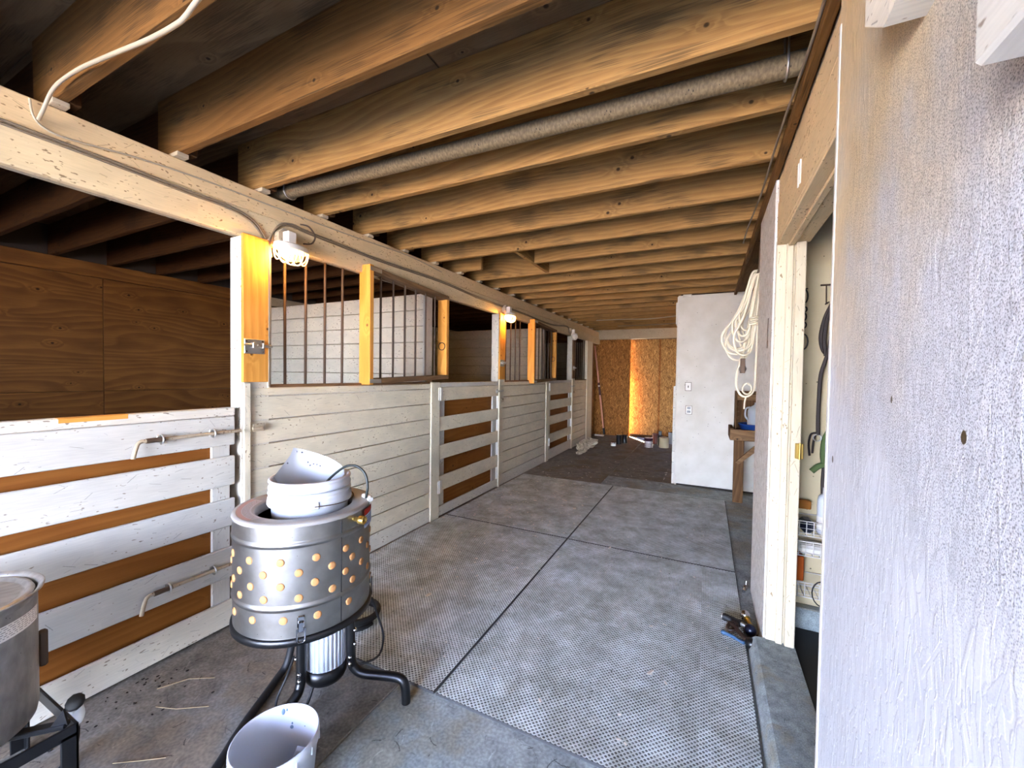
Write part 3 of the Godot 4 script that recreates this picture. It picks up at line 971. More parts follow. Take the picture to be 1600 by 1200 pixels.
func build_doors() -> void:
	var L := ["wide white slatted stall door nearest the camera, with two sliding bolts", "white slatted stall door between the first and second grilles, brown panels in four gaps", "smaller looking white slatted stall door farthest up the aisle"]
	var Z := [[-0.085, -1.306], [-3.170, -4.366], [-6.148, -7.345]]
	var Y := [[[1.152, 0.996], [0.937, 0.778], [0.706, 0.556], [0.441, 0.277], [0.150, 0.012]], [[1.264, 1.132], [0.977, 0.841], [0.702, 0.563], [0.403, 0.256], [0.107, 0.012]], [[1.262, 1.068], [0.978, 0.826], [0.724, 0.577], [0.429, 0.280], [0.177, 0.015]]]
	for i in 3:
		var z0: float = Z[i][0]
		var z1: float = Z[i][1]
		var d := thing("stall_door", L[i], "stall door", Vector3(LX, 0.012, (z0 + z1) * 0.5), "white slatted stall doors")
		var bp := S()
		bx(bp, Vector3(LX - 0.032, 0.02, z0 - 0.01), Vector3(LX - 0.046, 1.15 if i == 0 else 1.26, z1 + 0.01), 0.002, Transform3D.IDENTITY, Vector2(0.3 + i * 0.7, 0.1 * i), 2)
		obj("backing_panel", bp, M.gateply, d)
		for s in [[z0 - 0.012, z0 - 0.105], [z1 + 0.105, z1 + 0.016]]:
			box("stile", Vector3(LX - 0.013, 0.018, s[0]), Vector3(LX - 0.031, 1.15 if i == 0 else 1.26, s[1]), M.white, d, 0.003)
		for b in Y[i]:
			var tw := rng.randf_range(-0.004, 0.004)
			var m: Material = M.worn if b[1] < 0.05 else (M.white if i == 0 else M.whitec)
			box("board", Vector3(LX + 0.006, b[0], z0), Vector3(LX - 0.012, b[1], z1), m, d, 0.004, about(Vector3(LX, b[0], (z0 + z1) * 0.5), Basis(Vector3.RIGHT, tw * 0.6)))
		var top: float = Y[i][0][0]
		box("cap_rail", Vector3(LX + 0.007, top + 0.002, z0), Vector3(LX - 0.048, top + 0.046, z1), M.worn if i == 0 else M.white, d, 0.004)
		if i == 0:
			var ch := S()
			bx(ch, Vector3(LX + 0.0078, 1.175, -0.64), Vector3(LX - 0.03, 1.1995, -0.86), 0.004)
			obj("bare_patch", ch, M.gold, d, "bare wood where the paint has split off")
		# hinges at the near side
		if i > 0:
			for y in [1.20, 0.30]:
				var h := S()
				bx(h, Vector3(LX + 0.008, y - 0.06, z0 + 0.03), Vector3(LX + 0.018, y + 0.06, z0 - 0.035), 0.002)
				rod(h, Vector3(LX + 0.019, y - 0.062, z0 + 0.004), Vector3(LX + 0.019, y + 0.062, z0 + 0.004), 0.006)
				obj("hinge", h, M.paintwhite, d)
			var lk := S()
			rod(lk, Vector3(LX + 0.022, top - 0.075, z1 + 0.05), Vector3(LX + 0.03, top - 0.068, z1 - 0.09), 0.010)
			bx(lk, Vector3(LX + 0.006, top - 0.095, z1 + 0.06), Vector3(LX + 0.012, top - 0.05, z1 - 0.0), 0.002)
			obj("latch", lk, M.zinc, d)
			for k in 4:
				box("edge_block", Vector3(LX + 0.004, Y[i][k][1] - 0.004, z1 - 0.003), Vector3(LX - 0.02, Y[i][k + 1][0] + 0.004, z1 - 0.016), M.paintwhite, d, 0.002)
		else:
			for q in [[1.072, -0.87, 1.0, 1.064], [0.356, -0.895, 0.285, 0.350]]:
				var zb: float = q[1]
				var st := S()
				tube(st, curve([Vector3(LX + 0.045, q[2], zb + 0.012), Vector3(LX + 0.04, q[3] - 0.02, zb), Vector3(LX + 0.03, q[0] - 0.002, zb - 0.02), Vector3(LX + 0.03, q[0], zb - 0.08), Vector3(LX + 0.03, q[0], -1.322)], 5), 0.0085)
				obj("bolt_rod", st, M.dirtywhite, d)
				for zz in [zb - 0.10, -1.19]:
					var rg := S()
					var ring := []
					for k in 14:
						var a := TAU * k / 14
						ring.append(Vector3(LX + 0.026 + 0.02 * cos(a), q[0] + 0.02 * sin(a), zz))
					tube(rg, ring, 0.0045, 8, false, true)
					bx(rg, Vector3(LX + 0.0065, q[0] - 0.018, zz + 0.012), Vector3(LX + 0.012, q[0] + 0.018, zz - 0.012), 0.002)
					obj("eye_bolt", rg, M.zinc, d)
				var sp := S()
				rod(sp, Vector3(LX + 0.03, q[0], zb - 0.04), Vector3(LX + 0.03, q[0], zb - 0.11), 0.0115)
				obj("sleeve", sp, M.rust, d)

func build_grilles() -> void:
	var L := ["yellow wood framed barred grille swung across the first stall window, a ring hanging on it", "yellow wood framed barred grille of the second stall window, beyond the second lit lamp"]
	for i in 2:
		var z0: float = [-2.205, -5.33][i]
		var z1: float = [-3.245, -6.345][i]
		var yb: float = [1.307, 1.272][i]
		var yt := 2.195
		var g := thing("grille_door", L[i], "barred grille", Vector3(LX + 0.03, yb, (z0 + z1) * 0.5), "barred grille doors")
		var F := LX + 0.076
		var Bk := LX - 0.030
		# swung a little inwards at the far side
		var sw := about(Vector3(F, 0, z0), Basis(Vector3.UP, 0.022))
		var Ln := z0 - z1
		box("stile", Vector3(F, yb, z0), Vector3(Bk, yt, z0 - 0.040), M.gold, g, 0.003, sw)
		box("stile", Vector3(F, yb + 0.075, z1 + 0.040), Vector3(Bk, yt - 0.085, z1), M.gold, g, 0.003, sw)
		box("top_rail", Vector3(F, yt - 0.048, z0 - 0.041), Vector3(Bk, yt - 0.008, z0 - Ln), M.greywood, g, 0.003, sw * about(Vector3(F, yt - 0.03, z0), Basis(Vector3.RIGHT, -0.042)))
		box("bottom_rail", Vector3(F, yb + 0.004, z0 - 0.041), Vector3(Bk, yb + 0.044, z0 - Ln), M.greywood, g, 0.003, sw * about(Vector3(F, yb + 0.02, z0), Basis(Vector3.RIGHT, 0.034)))
		for k in 6:
			var z := z0 - 0.165 - 0.142 * k
			var b := S()
			tube(b, [sw * Vector3(LX + 0.025, yb + 0.035 + 0.034 * (z0 - z), z), sw * Vector3(LX + 0.025, yt - 0.035 - 0.042 * (z0 - z), z)], 0.0085)
			obj("bar", b, M.rust, g)
		for y in [yb + 0.012, yt - 0.045]:
			var st := S()
			bx(st, Vector3(F + 0.0005, y, z0 + 0.001), Vector3(F + 0.003, y + 0.03, z0 - 0.12), 0.001, sw)
			obj("strap", st, M.zinc, g)
		var rg := S()
		var ring := []
		for k in 18:
			var a := TAU * k / 18
			ring.append(Vector3(F - 0.075 + 0.036 * cos(a), 1.66 + 0.036 * sin(a), z1 + 0.046))
		tube(rg, ring, 0.004, 8, false, true)
		obj("ring", rg, M.rust, g)

func build_lamp(label: String, at: Vector3, lit: bool) -> void:
	# an oblong caged bulkhead lamp hanging under a junction box on the beam
	var l := thing("cage_lamp", label, "lamp", at, "caged lamps on the header beam")
	var b := about(at, Basis(Vector3.UP, 0.0))
	var st := S()
	# junction box: octagonal, against the beam
	var oct := PackedVector2Array()
	for k in 8: oct.append(Vector2(cos(TAU * (k + 0.5) / 8), sin(TAU * (k + 0.5) / 8)) * 0.052)
	slab(st, oct, 0.045, Transform3D(Basis(Vector3(0, 0, -1), Vector3.UP, Vector3(1, 0, 0)), Vector3(LX + 0.001, at.y + 0.085, at.z)))
	obj("junction_box", st, M.dirtywhite, l)
	st = S()
	bx(st, Vector3(LX + 0.047, at.y + 0.035, at.z + 0.026), Vector3(LX + 0.10, at.y + 0.112, at.z - 0.026), 0.004)
	obj("neck", st, M.paintwhite, l)
	# body: a rounded oblong tray with its axis along the beam
	st = S()
	var prof := [Vector2(0.001, 0.036), Vector2(0.05, 0.036), Vector2(0.058, 0.028), Vector2(0.062, 0.002), Vector2(0.056, -0.002), Vector2(0.001, -0.002)]
	prof.reverse()
	var bx_ := Transform3D(Basis.from_scale(Vector3(0.95, 1, 1.75)), Vector3(at.x, at.y, at.z))
	for i in prof.size() - 1: smooth_lathe(st, [prof[i], prof[i + 1]], bx_, 32)
	obj("tray", st, M.paintwhite, l)
	# glass
	st = S()
	var gp := []
	for k in 9:
		var a := PI / 2 * k / 8
		gp.append(Vector2(maxf(0.046 * sin(a), 0.001), -0.003 - 0.062 * cos(a)))
	smooth_lathe(st, gp, Transform3D(Basis.from_scale(Vector3(0.95, 1, 1.75)), Vector3(at.x, at.y, at.z)), 28)
	obj("glass", st, M.glass if lit else M.milk, l)
	# cage wires
	st = S()
	for k in 5:
		var zz := at.z + (k - 2) * 0.042
		var w := 0.058 * sqrt(maxf(0.15, 1.0 - pow((k - 2) * 0.042 / 0.112, 2)))
		var arc := []
		for q in 13:
			var a := PI * q / 12
			arc.append(Vector3(at.x + w * cos(a), at.y - 0.002 - 0.078 * sin(a) * (0.55 + 0.45 * w / 0.058), zz))
		tube(st, arc, 0.0038, 8)
	var lg := []
	for q in 17:
		var a := PI * q / 16
		lg.append(Vector3(at.x, at.y - 0.002 - 0.080 * sin(a), at.z + 0.104 * cos(a)))
	tube(st, lg, 0.0038, 8)
	obj("cage", st, M.paintwhite, l)
	if lit:
		st = S()
		ball(st, Vector3(at.x, at.y - 0.026, at.z + 0.028), Vector3(0.024, 0.028, 0.040), 16, 10)
		obj("bulb", st, M.bulb, l)
		var o := OmniLight3D.new()
		o.name = "lamp_light"
		o.light_color = Color(1.0, 0.72, 0.36)
		o.light_energy = 1.0 * LAMP
		o.light_size = 0.02
		o.omni_range = 14.0
		o.omni_attenuation = 2.0
		o.shadow_enabled = true
		l.add_child(o)
		o.position = Vector3(0, -0.026, 0.028)

func build_wiring() -> void:
	var X := LX + 0.0075
	var A := [[2.296, -0.2], [2.290, -0.508], [2.284, -0.862], [2.275, -1.105], [2.275, -1.251], [2.256, -1.365], [2.213, -1.435], [2.15, -1.476], [2.06, -1.492], [1.32, -1.492]]
	var B := [[2.06, -1.500], [2.148, -1.499], [2.213, -1.52], [2.276, -1.569], [2.297, -1.643], [2.29, -1.739], [2.28, -2.04], [2.274, -2.413], [2.279, -2.798], [2.279, -3.278], [2.251, -3.895], [2.248, -4.458]]
	var C := [[2.405, -0.58], [2.349, -0.588], [2.317, -0.617], [2.311, -0.689], [2.341, -0.907], [2.358, -1.191], [2.36, -1.491], [2.365, -1.833], [2.373, -2.155], [2.394, -2.713], [2.366, -3.172]]
	var D := [[2.252, -4.46], [2.247, -5.12], [2.225, -6.135], [2.284, -6.916], [2.263, -7.10], [2.19, -7.13]]
	var T := [[A, "pair of tan cables drooping along the near header beam to the yellow post", 0.0055], [B, "tan cable looping up from the yellow post and along the beam to the second lamp", 0.0055], [C, "thin white cable along the top of the header beam near the camera", 0.004], [D, "tan cable along the far part of the header beam to the unlit lamp", 0.0055]]
	for q in T:
		var off := 0.0
		var st := S()
		for n in 2 if q[2] > 0.005 else 1:
			var p := []
			for a in q[0]: p.append(Vector3(X + (0.012 if a[0] < 2.13 else 0.0), a[0] - off, a[1] + off * 0.5))
			tube(st, curve(p, 5), q[2], 8)
			off += 0.013
		tag(obj("cable", st, M.cable if q[2] > 0.005 else M.palecable), q[1], "cable")
	var st2 := S()
	tube(st2, curve([Vector3(LX + 0.01, 2.315, -1.69), Vector3(LX + 0.045, 2.305, -1.725), Vector3(LX + 0.05, 2.257, -1.765), Vector3(LX + 0.05, 2.205, -1.74), Vector3(LX + 0.04, 2.19, -1.69)], 6), 0.005, 8)
	tag(obj("cable", st2, M.rust), "short curled brown wire at the side of the first lit lamp", "cable")
	st2 = S()
	tube(st2, curve([Vector3(-0.95, 2.445, -0.61), Vector3(-1.232, 2.394, -0.615), Vector3(-1.31, 2.369, -0.615), Vector3(-1.359, 2.364, -0.615), Vector3(-1.519, 2.383, -0.62), Vector3(-1.765, 2.411, -0.615), Vector3(-2.005, 2.44, -0.615), Vector3(-2.187, 2.43, -0.61), Vector3(-2.26, 2.36, -0.60), Vector3(-2.303, 2.34, -0.60)], 6), 0.0065, 8)
	tag(obj("cable", st2, M.palecable), "white cable sagging below the joist at the top left", "cable")
	st2 = S()
	tube(st2, curve([Vector3(0.255, 2.44, -0.9), Vector3(0.262, 2.425, -1.45), Vector3(0.25, 2.43, -2.0), Vector3(0.245, 2.42, -2.6), Vector3(0.22, 2.40, -3.1), Vector3(0.21, 2.37, -3.35)], 6), 0.005, 8)
	tag(obj("cable", st2, M.cable), "stray tan cable running along the right ledger above the door", "cable")
	st2 = S()
	tube(st2, curve([Vector3(-0.36, 2.42, -7.2), Vector3(-0.9, 2.395, -7.3), Vector3(-1.4, 2.42, -7.4), Vector3(-1.9, 2.435, -7.5)], 6), 0.008, 8)
	tag(obj("cable", st2, M.palecable), "white cable hung across the far joists left of the utility wall", "cable")
	st2 = S()
	tube(st2, curve([Vector3(-0.36, 2.30, -8.2), Vector3(-0.45, 2.40, -8.2), Vector3(-1.0, 2.41, -8.3), Vector3(-1.7, 2.435, -8.5)], 6), 0.008, 8)
	tag(obj("cable", st2, M.cable), "second sagging cable, farther back across the far joists", "cable")
	# pipe under the second joist
	st2 = S()
	tube(st2, [Vector3(-2.45, 2.475, -1.60), Vector3(0.40, 2.475, -1.68)], 0.038, 16)
	var p := obj("pipe", st2, M.pipe)
	tag(p, "long dusty grey pipe slung between the joists across the aisle", "pipe")
	for x in [-2.28, 0.22]:
		st2 = S()
		var arc := []
		for k in 13:
			var a := PI + PI * k / 12
			arc.append(Vector3(x, 2.475 + 0.042 * sin(a), -1.602 - 0.0281 * (x + 2.45) + 0.042 * cos(a)))
		arc.push_front(Vector3(x, 2.60, arc[0].z))
		arc.append(Vector3(x, 2.60, arc[arc.size() - 1].z))
		tube(st2, arc, 0.004, 6)
		obj("hanger", st2, M.zinc, p)

# ---------------------------------------------------------------- plucking drum and what is round it
func at_drum(c: Vector3, a_deg: float, r: float, y: float) -> Vector3:
	var a := deg_to_rad(a_deg)
	return Vector3(c.x + r * cos(a), y, c.z + r * sin(a))

# frame whose y axis points outwards from the drum wall
func out_frame(c: Vector3, a_deg: float, r: float, y: float) -> Transform3D:
	var a := deg_to_rad(a_deg)
	var o := Vector3(cos(a), 0, sin(a))
	return Transform3D(Basis(o.cross(Vector3.UP).normalized() * -1.0, o, Vector3.UP), at_drum(c, a_deg, r, y))

func build_plucker() -> void:
	var c := Vector3(-1.55, 0, -1.165)
	var R := 0.262
	var d := thing("plucking_drum", "round galvanised poultry plucker drum studded with tan rubber plugs, on three black tube legs", "poultry plucker", c)
	var T := Transform3D(Basis.IDENTITY, c)
	# shell with rolled beads
	var st := S()
	var prof := [Vector2(R, 0.400), Vector2(R, 0.403), Vector2(R, 0.501), Vector2(R, 0.505), Vector2(R + 0.004, 0.509), Vector2(R + 0.005, 0.515), Vector2(R + 0.004, 0.521), Vector2(R, 0.525), Vector2(R, 0.529), Vector2(R, 0.738), Vector2(R, 0.742), Vector2(R + 0.004, 0.746), Vector2(R + 0.005, 0.752), Vector2(R + 0.004, 0.758), Vector2(R, 0.762), Vector2(R, 0.766), Vector2(R, 0.820), Vector2(R, 0.824)]
	smooth_lathe(st, prof, T, 72)
	smooth_lathe(st, [Vector2(R - 0.004, 0.824), Vector2(R - 0.006, 0.39)], T, 48)
	obj("shell", st, M.steel, d)
	st = S()
	smooth_lathe(st, [Vector2(R + 0.001, 0.818), Vector2(R + 0.004, 0.824), Vector2(R + 0.002, 0.832), Vector2(R - 0.012, 0.834)], T, 72)
	smooth_lathe(st, [Vector2(R - 0.012, 0.834), Vector2(0.192, 0.828), Vector2(0.187, 0.822), Vector2(0.185, 0.790)], T, 64)
	obj("top_ring", st, M.lid, d)
	# overlap seam
	st = S()
	bx(st, Vector3(-0.0018, 0.0, -0.006), Vector3(0.0018, 0.0025, 0.40), 0.0005, Transform3D(out_frame(c, 7.5, R - 0.001, 0.408).basis, at_drum(c, 8.0, R - 0.001, 0.412)))
	obj("seam", st, M.darksteel, d)
	# plugs of the rubber fingers
	for row in [[0.692, 3.5], [0.646, 16.5], [0.599, 3.0], [0.552, 15.5], [0.472, 1.0]]:
		for k in 14:
			var a: float = row[1] + k * 26.2
			if k == 13 and row[0] < 0.5: continue
			var p := S()
			smooth_lathe(p, [Vector2(0.0150, -0.001), Vector2(0.0148, 0.0015), Vector2(0.0125, 0.0038), Vector2(0.006, 0.0046), Vector2(0.0008, 0.0046)], out_frame(c, a + rng.randf_range(-1.0, 1.0), R, row[0] + rng.randf_range(-0.002, 0.002)), 14)
			obj("plug", p, M.plug, d)
	# black base ring and floor plate
	st = S()
	smooth_lathe(st, [Vector2(0.08, 0.372), Vector2(R + 0.002, 0.372), Vector2(R + 0.009, 0.376), Vector2(R + 0.009, 0.398), Vector2(R + 0.003, 0.402), Vector2(R - 0.01, 0.402)], T, 64)
	obj("base_ring", st, M.black, d)
	st = S()
	smooth_lathe(st, [Vector2(R - 0.01, 0.420), Vector2(0.001, 0.425)], T, 32)
	obj("feather_plate", st, M.black, d)
	# brass hose fitting
	st = S()
	var ff := out_frame(c, -7.0, R - 0.002, 0.795)
	smooth_lathe(st, [Vector2(0.010, 0.0), Vector2(0.010, 0.02), Vector2(0.016, 0.022), Vector2(0.017, 0.028), Vector2(0.0165, 0.048), Vector2(0.0145, 0.05), Vector2(0.011, 0.05), Vector2(0.010, 0.02)], ff, 16)
	obj("hose_fitting", st, M.brass, d)
	# stickers follow the shell
	for q in [[-19.0, -42.0, 0.735, 0.815, "maker_sticker"]]:
		var rows := []
		for j in 2:
			var r := PackedVector3Array()
			for k in 9: r.append(at_drum(c, lerpf(q[0], q[1], k / 8.0), R + 0.0062, q[2 + j]))
			rows.append(r)
		st = S()
		sgroup += 1
		st.set_smooth_group(sgroup)
		for k in 8:
			var A: PackedVector3Array = rows[0]
			var B: PackedVector3Array = rows[1]
			var o := A[k] - Vector3(c.x, A[k].y, c.z)
			quad(st, A[k], A[k + 1], B[k + 1], B[k], o, Vector2(k / 8.0, 1), Vector2((k + 1) / 8.0, 1), Vector2((k + 1) / 8.0, 0), Vector2(k / 8.0, 0))
		obj(q[4], st, M.redlabel, d)
	# faded warning sticker on the ring
	st = S()
	st.set_smooth_group(-1)
	for k in 8:
		var a0 := 88.0 + k * 9.0
		var a1 := a0 + 9.0
		quad(st, at_drum(c, a0, 0.198, 0.8305), at_drum(c, a0, 0.250, 0.8352), at_drum(c, a1, 0.250, 0.8352), at_drum(c, a1, 0.198, 0.8305), Vector3.UP, Vector2(k / 8.0, 1), Vector2(k / 8.0, 0), Vector2((k + 1) / 8.0, 0), Vector2((k + 1) / 8.0, 1))
	obj("warning_sticker", st, M.warnlabel, d)
	# draw latches
	for a in [40.0, -46.0, 165.0, 260.0]:
		var f := out_frame(c, a, R, 0.43)
		st = S()
		bx(st, Vector3(-0.013, 0.0, 0.01), Vector3(0.013, 0.007, 0.055), 0.003, f)
		bx(st, Vector3(-0.010, 0.007, -0.005), Vector3(0.010, 0.014, 0.035), 0.003, f)
		var loop := []
		for p in [[-0.014, 0.01], [-0.014, -0.035], [-0.008, -0.043], [0.008, -0.043], [0.014, -0.035], [0.014, 0.01]]: loop.append(f * Vector3(p[0], 0.011, p[1]))
		tube(st, loop, 0.0028, 6)
		bx(st, Vector3(-0.012, -0.001, -0.055), Vector3(0.012, 0.006, -0.03), 0.002, f)
		obj("latch", st, M.chrome, d)
	# motor: finned cylinder and cap
	var mc := Vector3(-1.452, 0, -1.190)
	st = S()
	var fins := 30
	var rows2 := []
	for y in [0.158, 0.372]:
		var r := PackedVector3Array()
		for k in fins * 4 + 1:
			var a := TAU * k / (fins * 4)
			var rr := 0.083 if k % 4 < 2 else 0.073
			r.append(mc + Vector3(rr * cos(a), y, rr * sin(a)))
		rows2.append(r)
	skin(st, rows2, true, Vector2(1, 1), false)
	for y in [0.158, 0.372]: smooth_lathe(st, [Vector2(0.083, y), Vector2(0.01, y)] if y > 0.2 else [Vector2(0.01, y), Vector2(0.083, y)], Transform3D(Basis.IDENTITY, mc), 32)
	obj("motor", st, M.alu, d)
	st = S()
	smooth_lathe(st, [Vector2(0.001, 0.082), Vector2(0.055, 0.083), Vector2(0.078, 0.094), Vector2(0.086, 0.112), Vector2(0.087, 0.157), Vector2(0.07, 0.158)], Transform3D(Basis.IDENTITY, mc), 40)
	obj("motor_cap", st, M.black, d)
	st = S()
	bx(st, Vector3(-1.575, 0.235, -1.13), Vector3(-1.535, 0.372, -1.16), 0.003, about(mc, Basis(Vector3.UP, 0.2)))
	obj("conduit_cover", st, M.alu, d)
	# legs
	var legs := [[Vector3(-1.358, 0.37, -1.235), Vector3(-1.356, 0.17, -1.240), Vector3(-1.345, 0.122, -1.247), Vector3(-1.30, 0.100, -1.262), Vector3(-1.185, 0.103, -1.298), Vector3(-1.138, 0.098, -1.310), Vector3(-1.121, 0.065, -1.315), Vector3(-1.117, 0.002, -1.316)],
		[Vector3(-1.458, 0.37, -1.078), Vector3(-1.457, 0.17, -1.076), Vector3(-1.455, 0.125, -1.070), Vector3(-1.447, 0.104, -1.050), Vector3(-1.425, 0.100, -0.995), Vector3(-1.418, 0.092, -0.975), Vector3(-1.415, 0.06, -0.966), Vector3(-1.414, 0.002, -0.965)],
		[Vector3(-1.56, 0.37, -1.30), Vector3(-1.56, 0.17, -1.302), Vector3(-1.565, 0.12, -1.31), Vector3(-1.59, 0.100, -1.345), Vector3(-1.655, 0.100, -1.44), Vector3(-1.675, 0.09, -1.47), Vector3(-1.685, 0.06, -1.485), Vector3(-1.687, 0.002, -1.488)]]
	for L in legs:
		st = S()
		tube(st, curve(L, 5), 0.019, 14)
		var leg := obj("leg", st, M.black, d)
		st = S()
		var o: Vector3 = Vector3(L[0].x - mc.x, 0, L[0].z - mc.z).normalized()
		for y in [0.150, 0.178]:
			var s2 := Vector3(L[1].x, y, L[1].z) + Vector3(0.437, 0, 0.9) * 0.017
			ball(st, s2, Vector3(0.0105, 0.0105, 0.008), 10, 6)
		for y in [0.23, 0.29]:
			var s3 := Vector3(L[0].x, y, L[0].z) + Vector3(0.9, 0, -0.437) * (0.021 if L == legs[0] else -0.021)
			ball(st, s3, Vector3(0.009, 0.009, 0.009), 10, 6)
		obj("bolt", st, M.chrome, leg)
	st = S()
	bx(st, Vector3(-1.735, 0.325, -1.085), Vector3(-1.69, 0.372, -1.04), 0.004)
	obj("mount_block", st, M.black, d)
	# cable clip and fitting on the ring
	st = S()
	rod(st, at_drum(c, -46.0, 0.235, 0.842), at_drum(c, -36.0, 0.262, 0.846), 0.010)
	rod(st, at_drum(c, -36.0, 0.262, 0.846), at_drum(c, -33.0, 0.272, 0.838), 0.012)
	obj("spray_joint", st, M.paintwhite, d)

	# buckets stacked in the drum
	var bc := Vector3(-1.552, 0, -1.192)
	var b1 := thing("bucket", "white bucket with ear and wire handle, standing in the opening of the drum", "bucket", Vector3(bc.x, 0.43, bc.z), "white buckets nested in the drum")
	var tb := Transform3D(Basis.IDENTITY, bc)
	st = S()
	smooth_lathe(st, [Vector2(0.001, 0.43), Vector2(0.128, 0.43), Vector2(0.133, 0.435), Vector2(0.152, 0.835), Vector2(0.154, 0.838), Vector2(0.165, 0.841), Vector2(0.167, 0.846), Vector2(0.165, 0.868), Vector2(0.156, 0.871), Vector2(0.156, 0.885), Vector2(0.164, 0.888), Vector2(0.162, 0.896), Vector2(0.156, 0.902), Vector2(0.152, 0.898), Vector2(0.13, 0.44), Vector2(0.001, 0.437)], tb, 48)
	obj("body", st, M.plastic, b1)
	st = S()
	var ef := out_frame(bc, 33.0, 0.1655, 0.857)
	bx(st, Vector3(-0.017, 0.0, -0.015), Vector3(0.017, 0.006, 0.015), 0.003, ef)
	obj("ear", st, M.plastic, b1)
	st = S()
	ef = out_frame(bc, 213.0, 0.1655, 0.857)
	bx(st, Vector3(-0.017, 0.0, -0.015), Vector3(0.017, 0.006, 0.015), 0.003, ef)
	obj("ear", st, M.plastic, b1)
	st = S()
	var hp := []
	for k in 25:
		var a := 33.0 - 180.0 * k / 24.0
		var p := at_drum(bc, a, 0.174, 0.855)
		hp.append(p + Vector3(0, -0.012 * sin(PI * k / 24.0), 0))
	tube(st, hp, 0.002, 6)
	obj("handle", st, M.rust, b1)
	var b2 := thing("bucket", "upper white ribbed bucket nested in another inside the drum", "bucket", Vector3(bc.x, 0.50, bc.z), "white buckets nested in the drum")
	st = S()
	smooth_lathe(st, [Vector2(0.001, 0.50), Vector2(0.122, 0.50), Vector2(0.146, 0.903), Vector2(0.162, 0.906), Vector2(0.163, 0.914), Vector2(0.155, 0.918), Vector2(0.155, 0.934), Vector2(0.163, 0.938), Vector2(0.161, 0.945), Vector2(0.154, 0.948), Vector2(0.149, 0.944), Vector2(0.125, 0.51), Vector2(0.001, 0.506)], tb, 48)
	obj("body", st, M.plastic, b2)
	# curled sheet standing in it
	var fo := thing("plastic_sheet", "curled white plastic sheet with a pointed corner and rivet holes, standing in the buckets", "plastic sheet", Vector3(bc.x, 0.8, bc.z))
	st = S()
	var H := [[95.0, 0.940], [130.0, 0.950], [150.0, 0.958], [162.0, 0.975], [172.0, 0.995], [181.0, 1.018], [188.0, 1.050], [200.0, 1.040], [215.0, 1.026], [230.0, 1.012], [245.0, 0.998], [262.0, 0.982], [280.0, 0.966], [300.0, 0.950], [316.0, 0.940], [340.0, 0.932], [370.0, 0.935], [400.0, 0.935], [430.0, 0.930]]
	for face in 2:
		var lo := PackedVector3Array()
		var hi := PackedVector3Array()
		for q in H:
			var rr: float = 0.138 - 0.010 * (q[0] - 95.0) / 335.0 - (0.0025 if face == 1 else 0.0)
			if q[0] > 185.0 and q[0] < 300.0: rr += 0.004
			lo.append(at_drum(bc, q[0], rr - 0.012, 0.70))
			hi.append(at_drum(bc, q[0], rr + 0.006, q[1]))
		skin(st, [lo, hi], face == 1)
	obj("sheet", st, M.plastic, fo)
	st = S()
	for q in [[192.0, 1.030], [202.0, 1.024], [174.0, 0.985], [212.0, 0.975], [222.0, 0.965], [228.0, 0.962], [216.0, 0.960], [234.0, 0.955]]:
		ball(st, at_drum(bc, q[0], 0.138, q[1]), Vector3(0.004, 0.004, 0.004), 8, 6)
	obj("rivet", st, M.greyrivet, fo)
	st = S()
	tube(st, curve([Vector3(-1.535, 0.86, -1.22), Vector3(-1.51, 0.918, -1.25), Vector3(-1.445, 0.975, -1.275), Vector3(-1.39, 0.985, -1.29), Vector3(-1.345, 0.955, -1.30), Vector3(-1.328, 0.90, -1.30), Vector3(-1.335, 0.848, -1.298)], 6), 0.0055, 10)
	tag(obj("hose", st, M.hosegreen), "thin dark green hose arching from the bucket to the drum rim", "hose")
	# cords
	st = S()
	tube(st, curve([Vector3(-1.37, 0.36, -1.37), Vector3(-1.36, 0.26, -1.40), Vector3(-1.345, 0.16, -1.42), Vector3(-1.37, 0.06, -1.42), Vector3(-1.43, 0.024, -1.38), Vector3(-1.50, 0.023, -1.345)], 6), 0.005, 8)
	tag(obj("power_cord", st, M.rubber), "thin black cord drooping from the right side of the drum to the mat", "cord")
	st = S()
	tube(st, curve([Vector3(-1.47, 0.09, -1.15), Vector3(-1.462, 0.03, -1.115), Vector3(-1.445, 0.007, -1.06), Vector3(-1.455, 0.006, -1.01), Vector3(-1.50, 0.006, -0.99), Vector3(-1.56, 0.006, -1.00)], 6), 0.006, 8)
	tag(obj("power_cord", st, M.rubber), "black cord hanging from the motor cap onto the floor behind the bucket", "cord")
	st = S()
	tube(st, curve([Vector3(-1.535, 0.20, -1.10), Vector3(-1.58, 0.10, -1.10), Vector3(-1.585, 0.03, -1.06), Vector3(-1.54, 0.007, -1.03), Vector3(-1.50, 0.006, -1.05)], 6), 0.005, 8)
	tag(obj("power_cord", st, M.rubber), "black cord looping beside the left leg of the drum", "cord")
	st = S()
	var coil := []
	for k in 61:
		var a := TAU * 2.5 * k / 60
		coil.append(Vector3(-1.74 + (0.12 + 0.006 * sin(a * 1.7)) * cos(a), 0.030 + 0.022 * k / 60.0 * 2.0, -1.62 + 0.12 * sin(a)))
	tube(st, coil, 0.014, 8)
	tag(obj("hose_coil", st, M.rubber), "black coiled hose on the mat behind the drum", "hose")
	st = S()
	tube(st, curve([Vector3(-1.70, 0.36, -1.22), Vector3(-1.70, 0.22, -1.22), Vector3(-1.715, 0.06, -1.20), Vector3(-1.70, 0.018, -1.13), Vector3(-1.595, 0.016, -0.93), Vector3(-1.50, 0.016, -0.78), Vector3(-1.42, 0.016, -0.62), Vector3(-1.30, 0.016, -0.45)], 6), 0.016, 12)
	tag(obj("drain_hose", st, M.rubber), "straight black hose running across the concrete past the front bucket", "hose")

	# bucket in front
	var c2 := Vector3(-1.232, 0, -0.819)
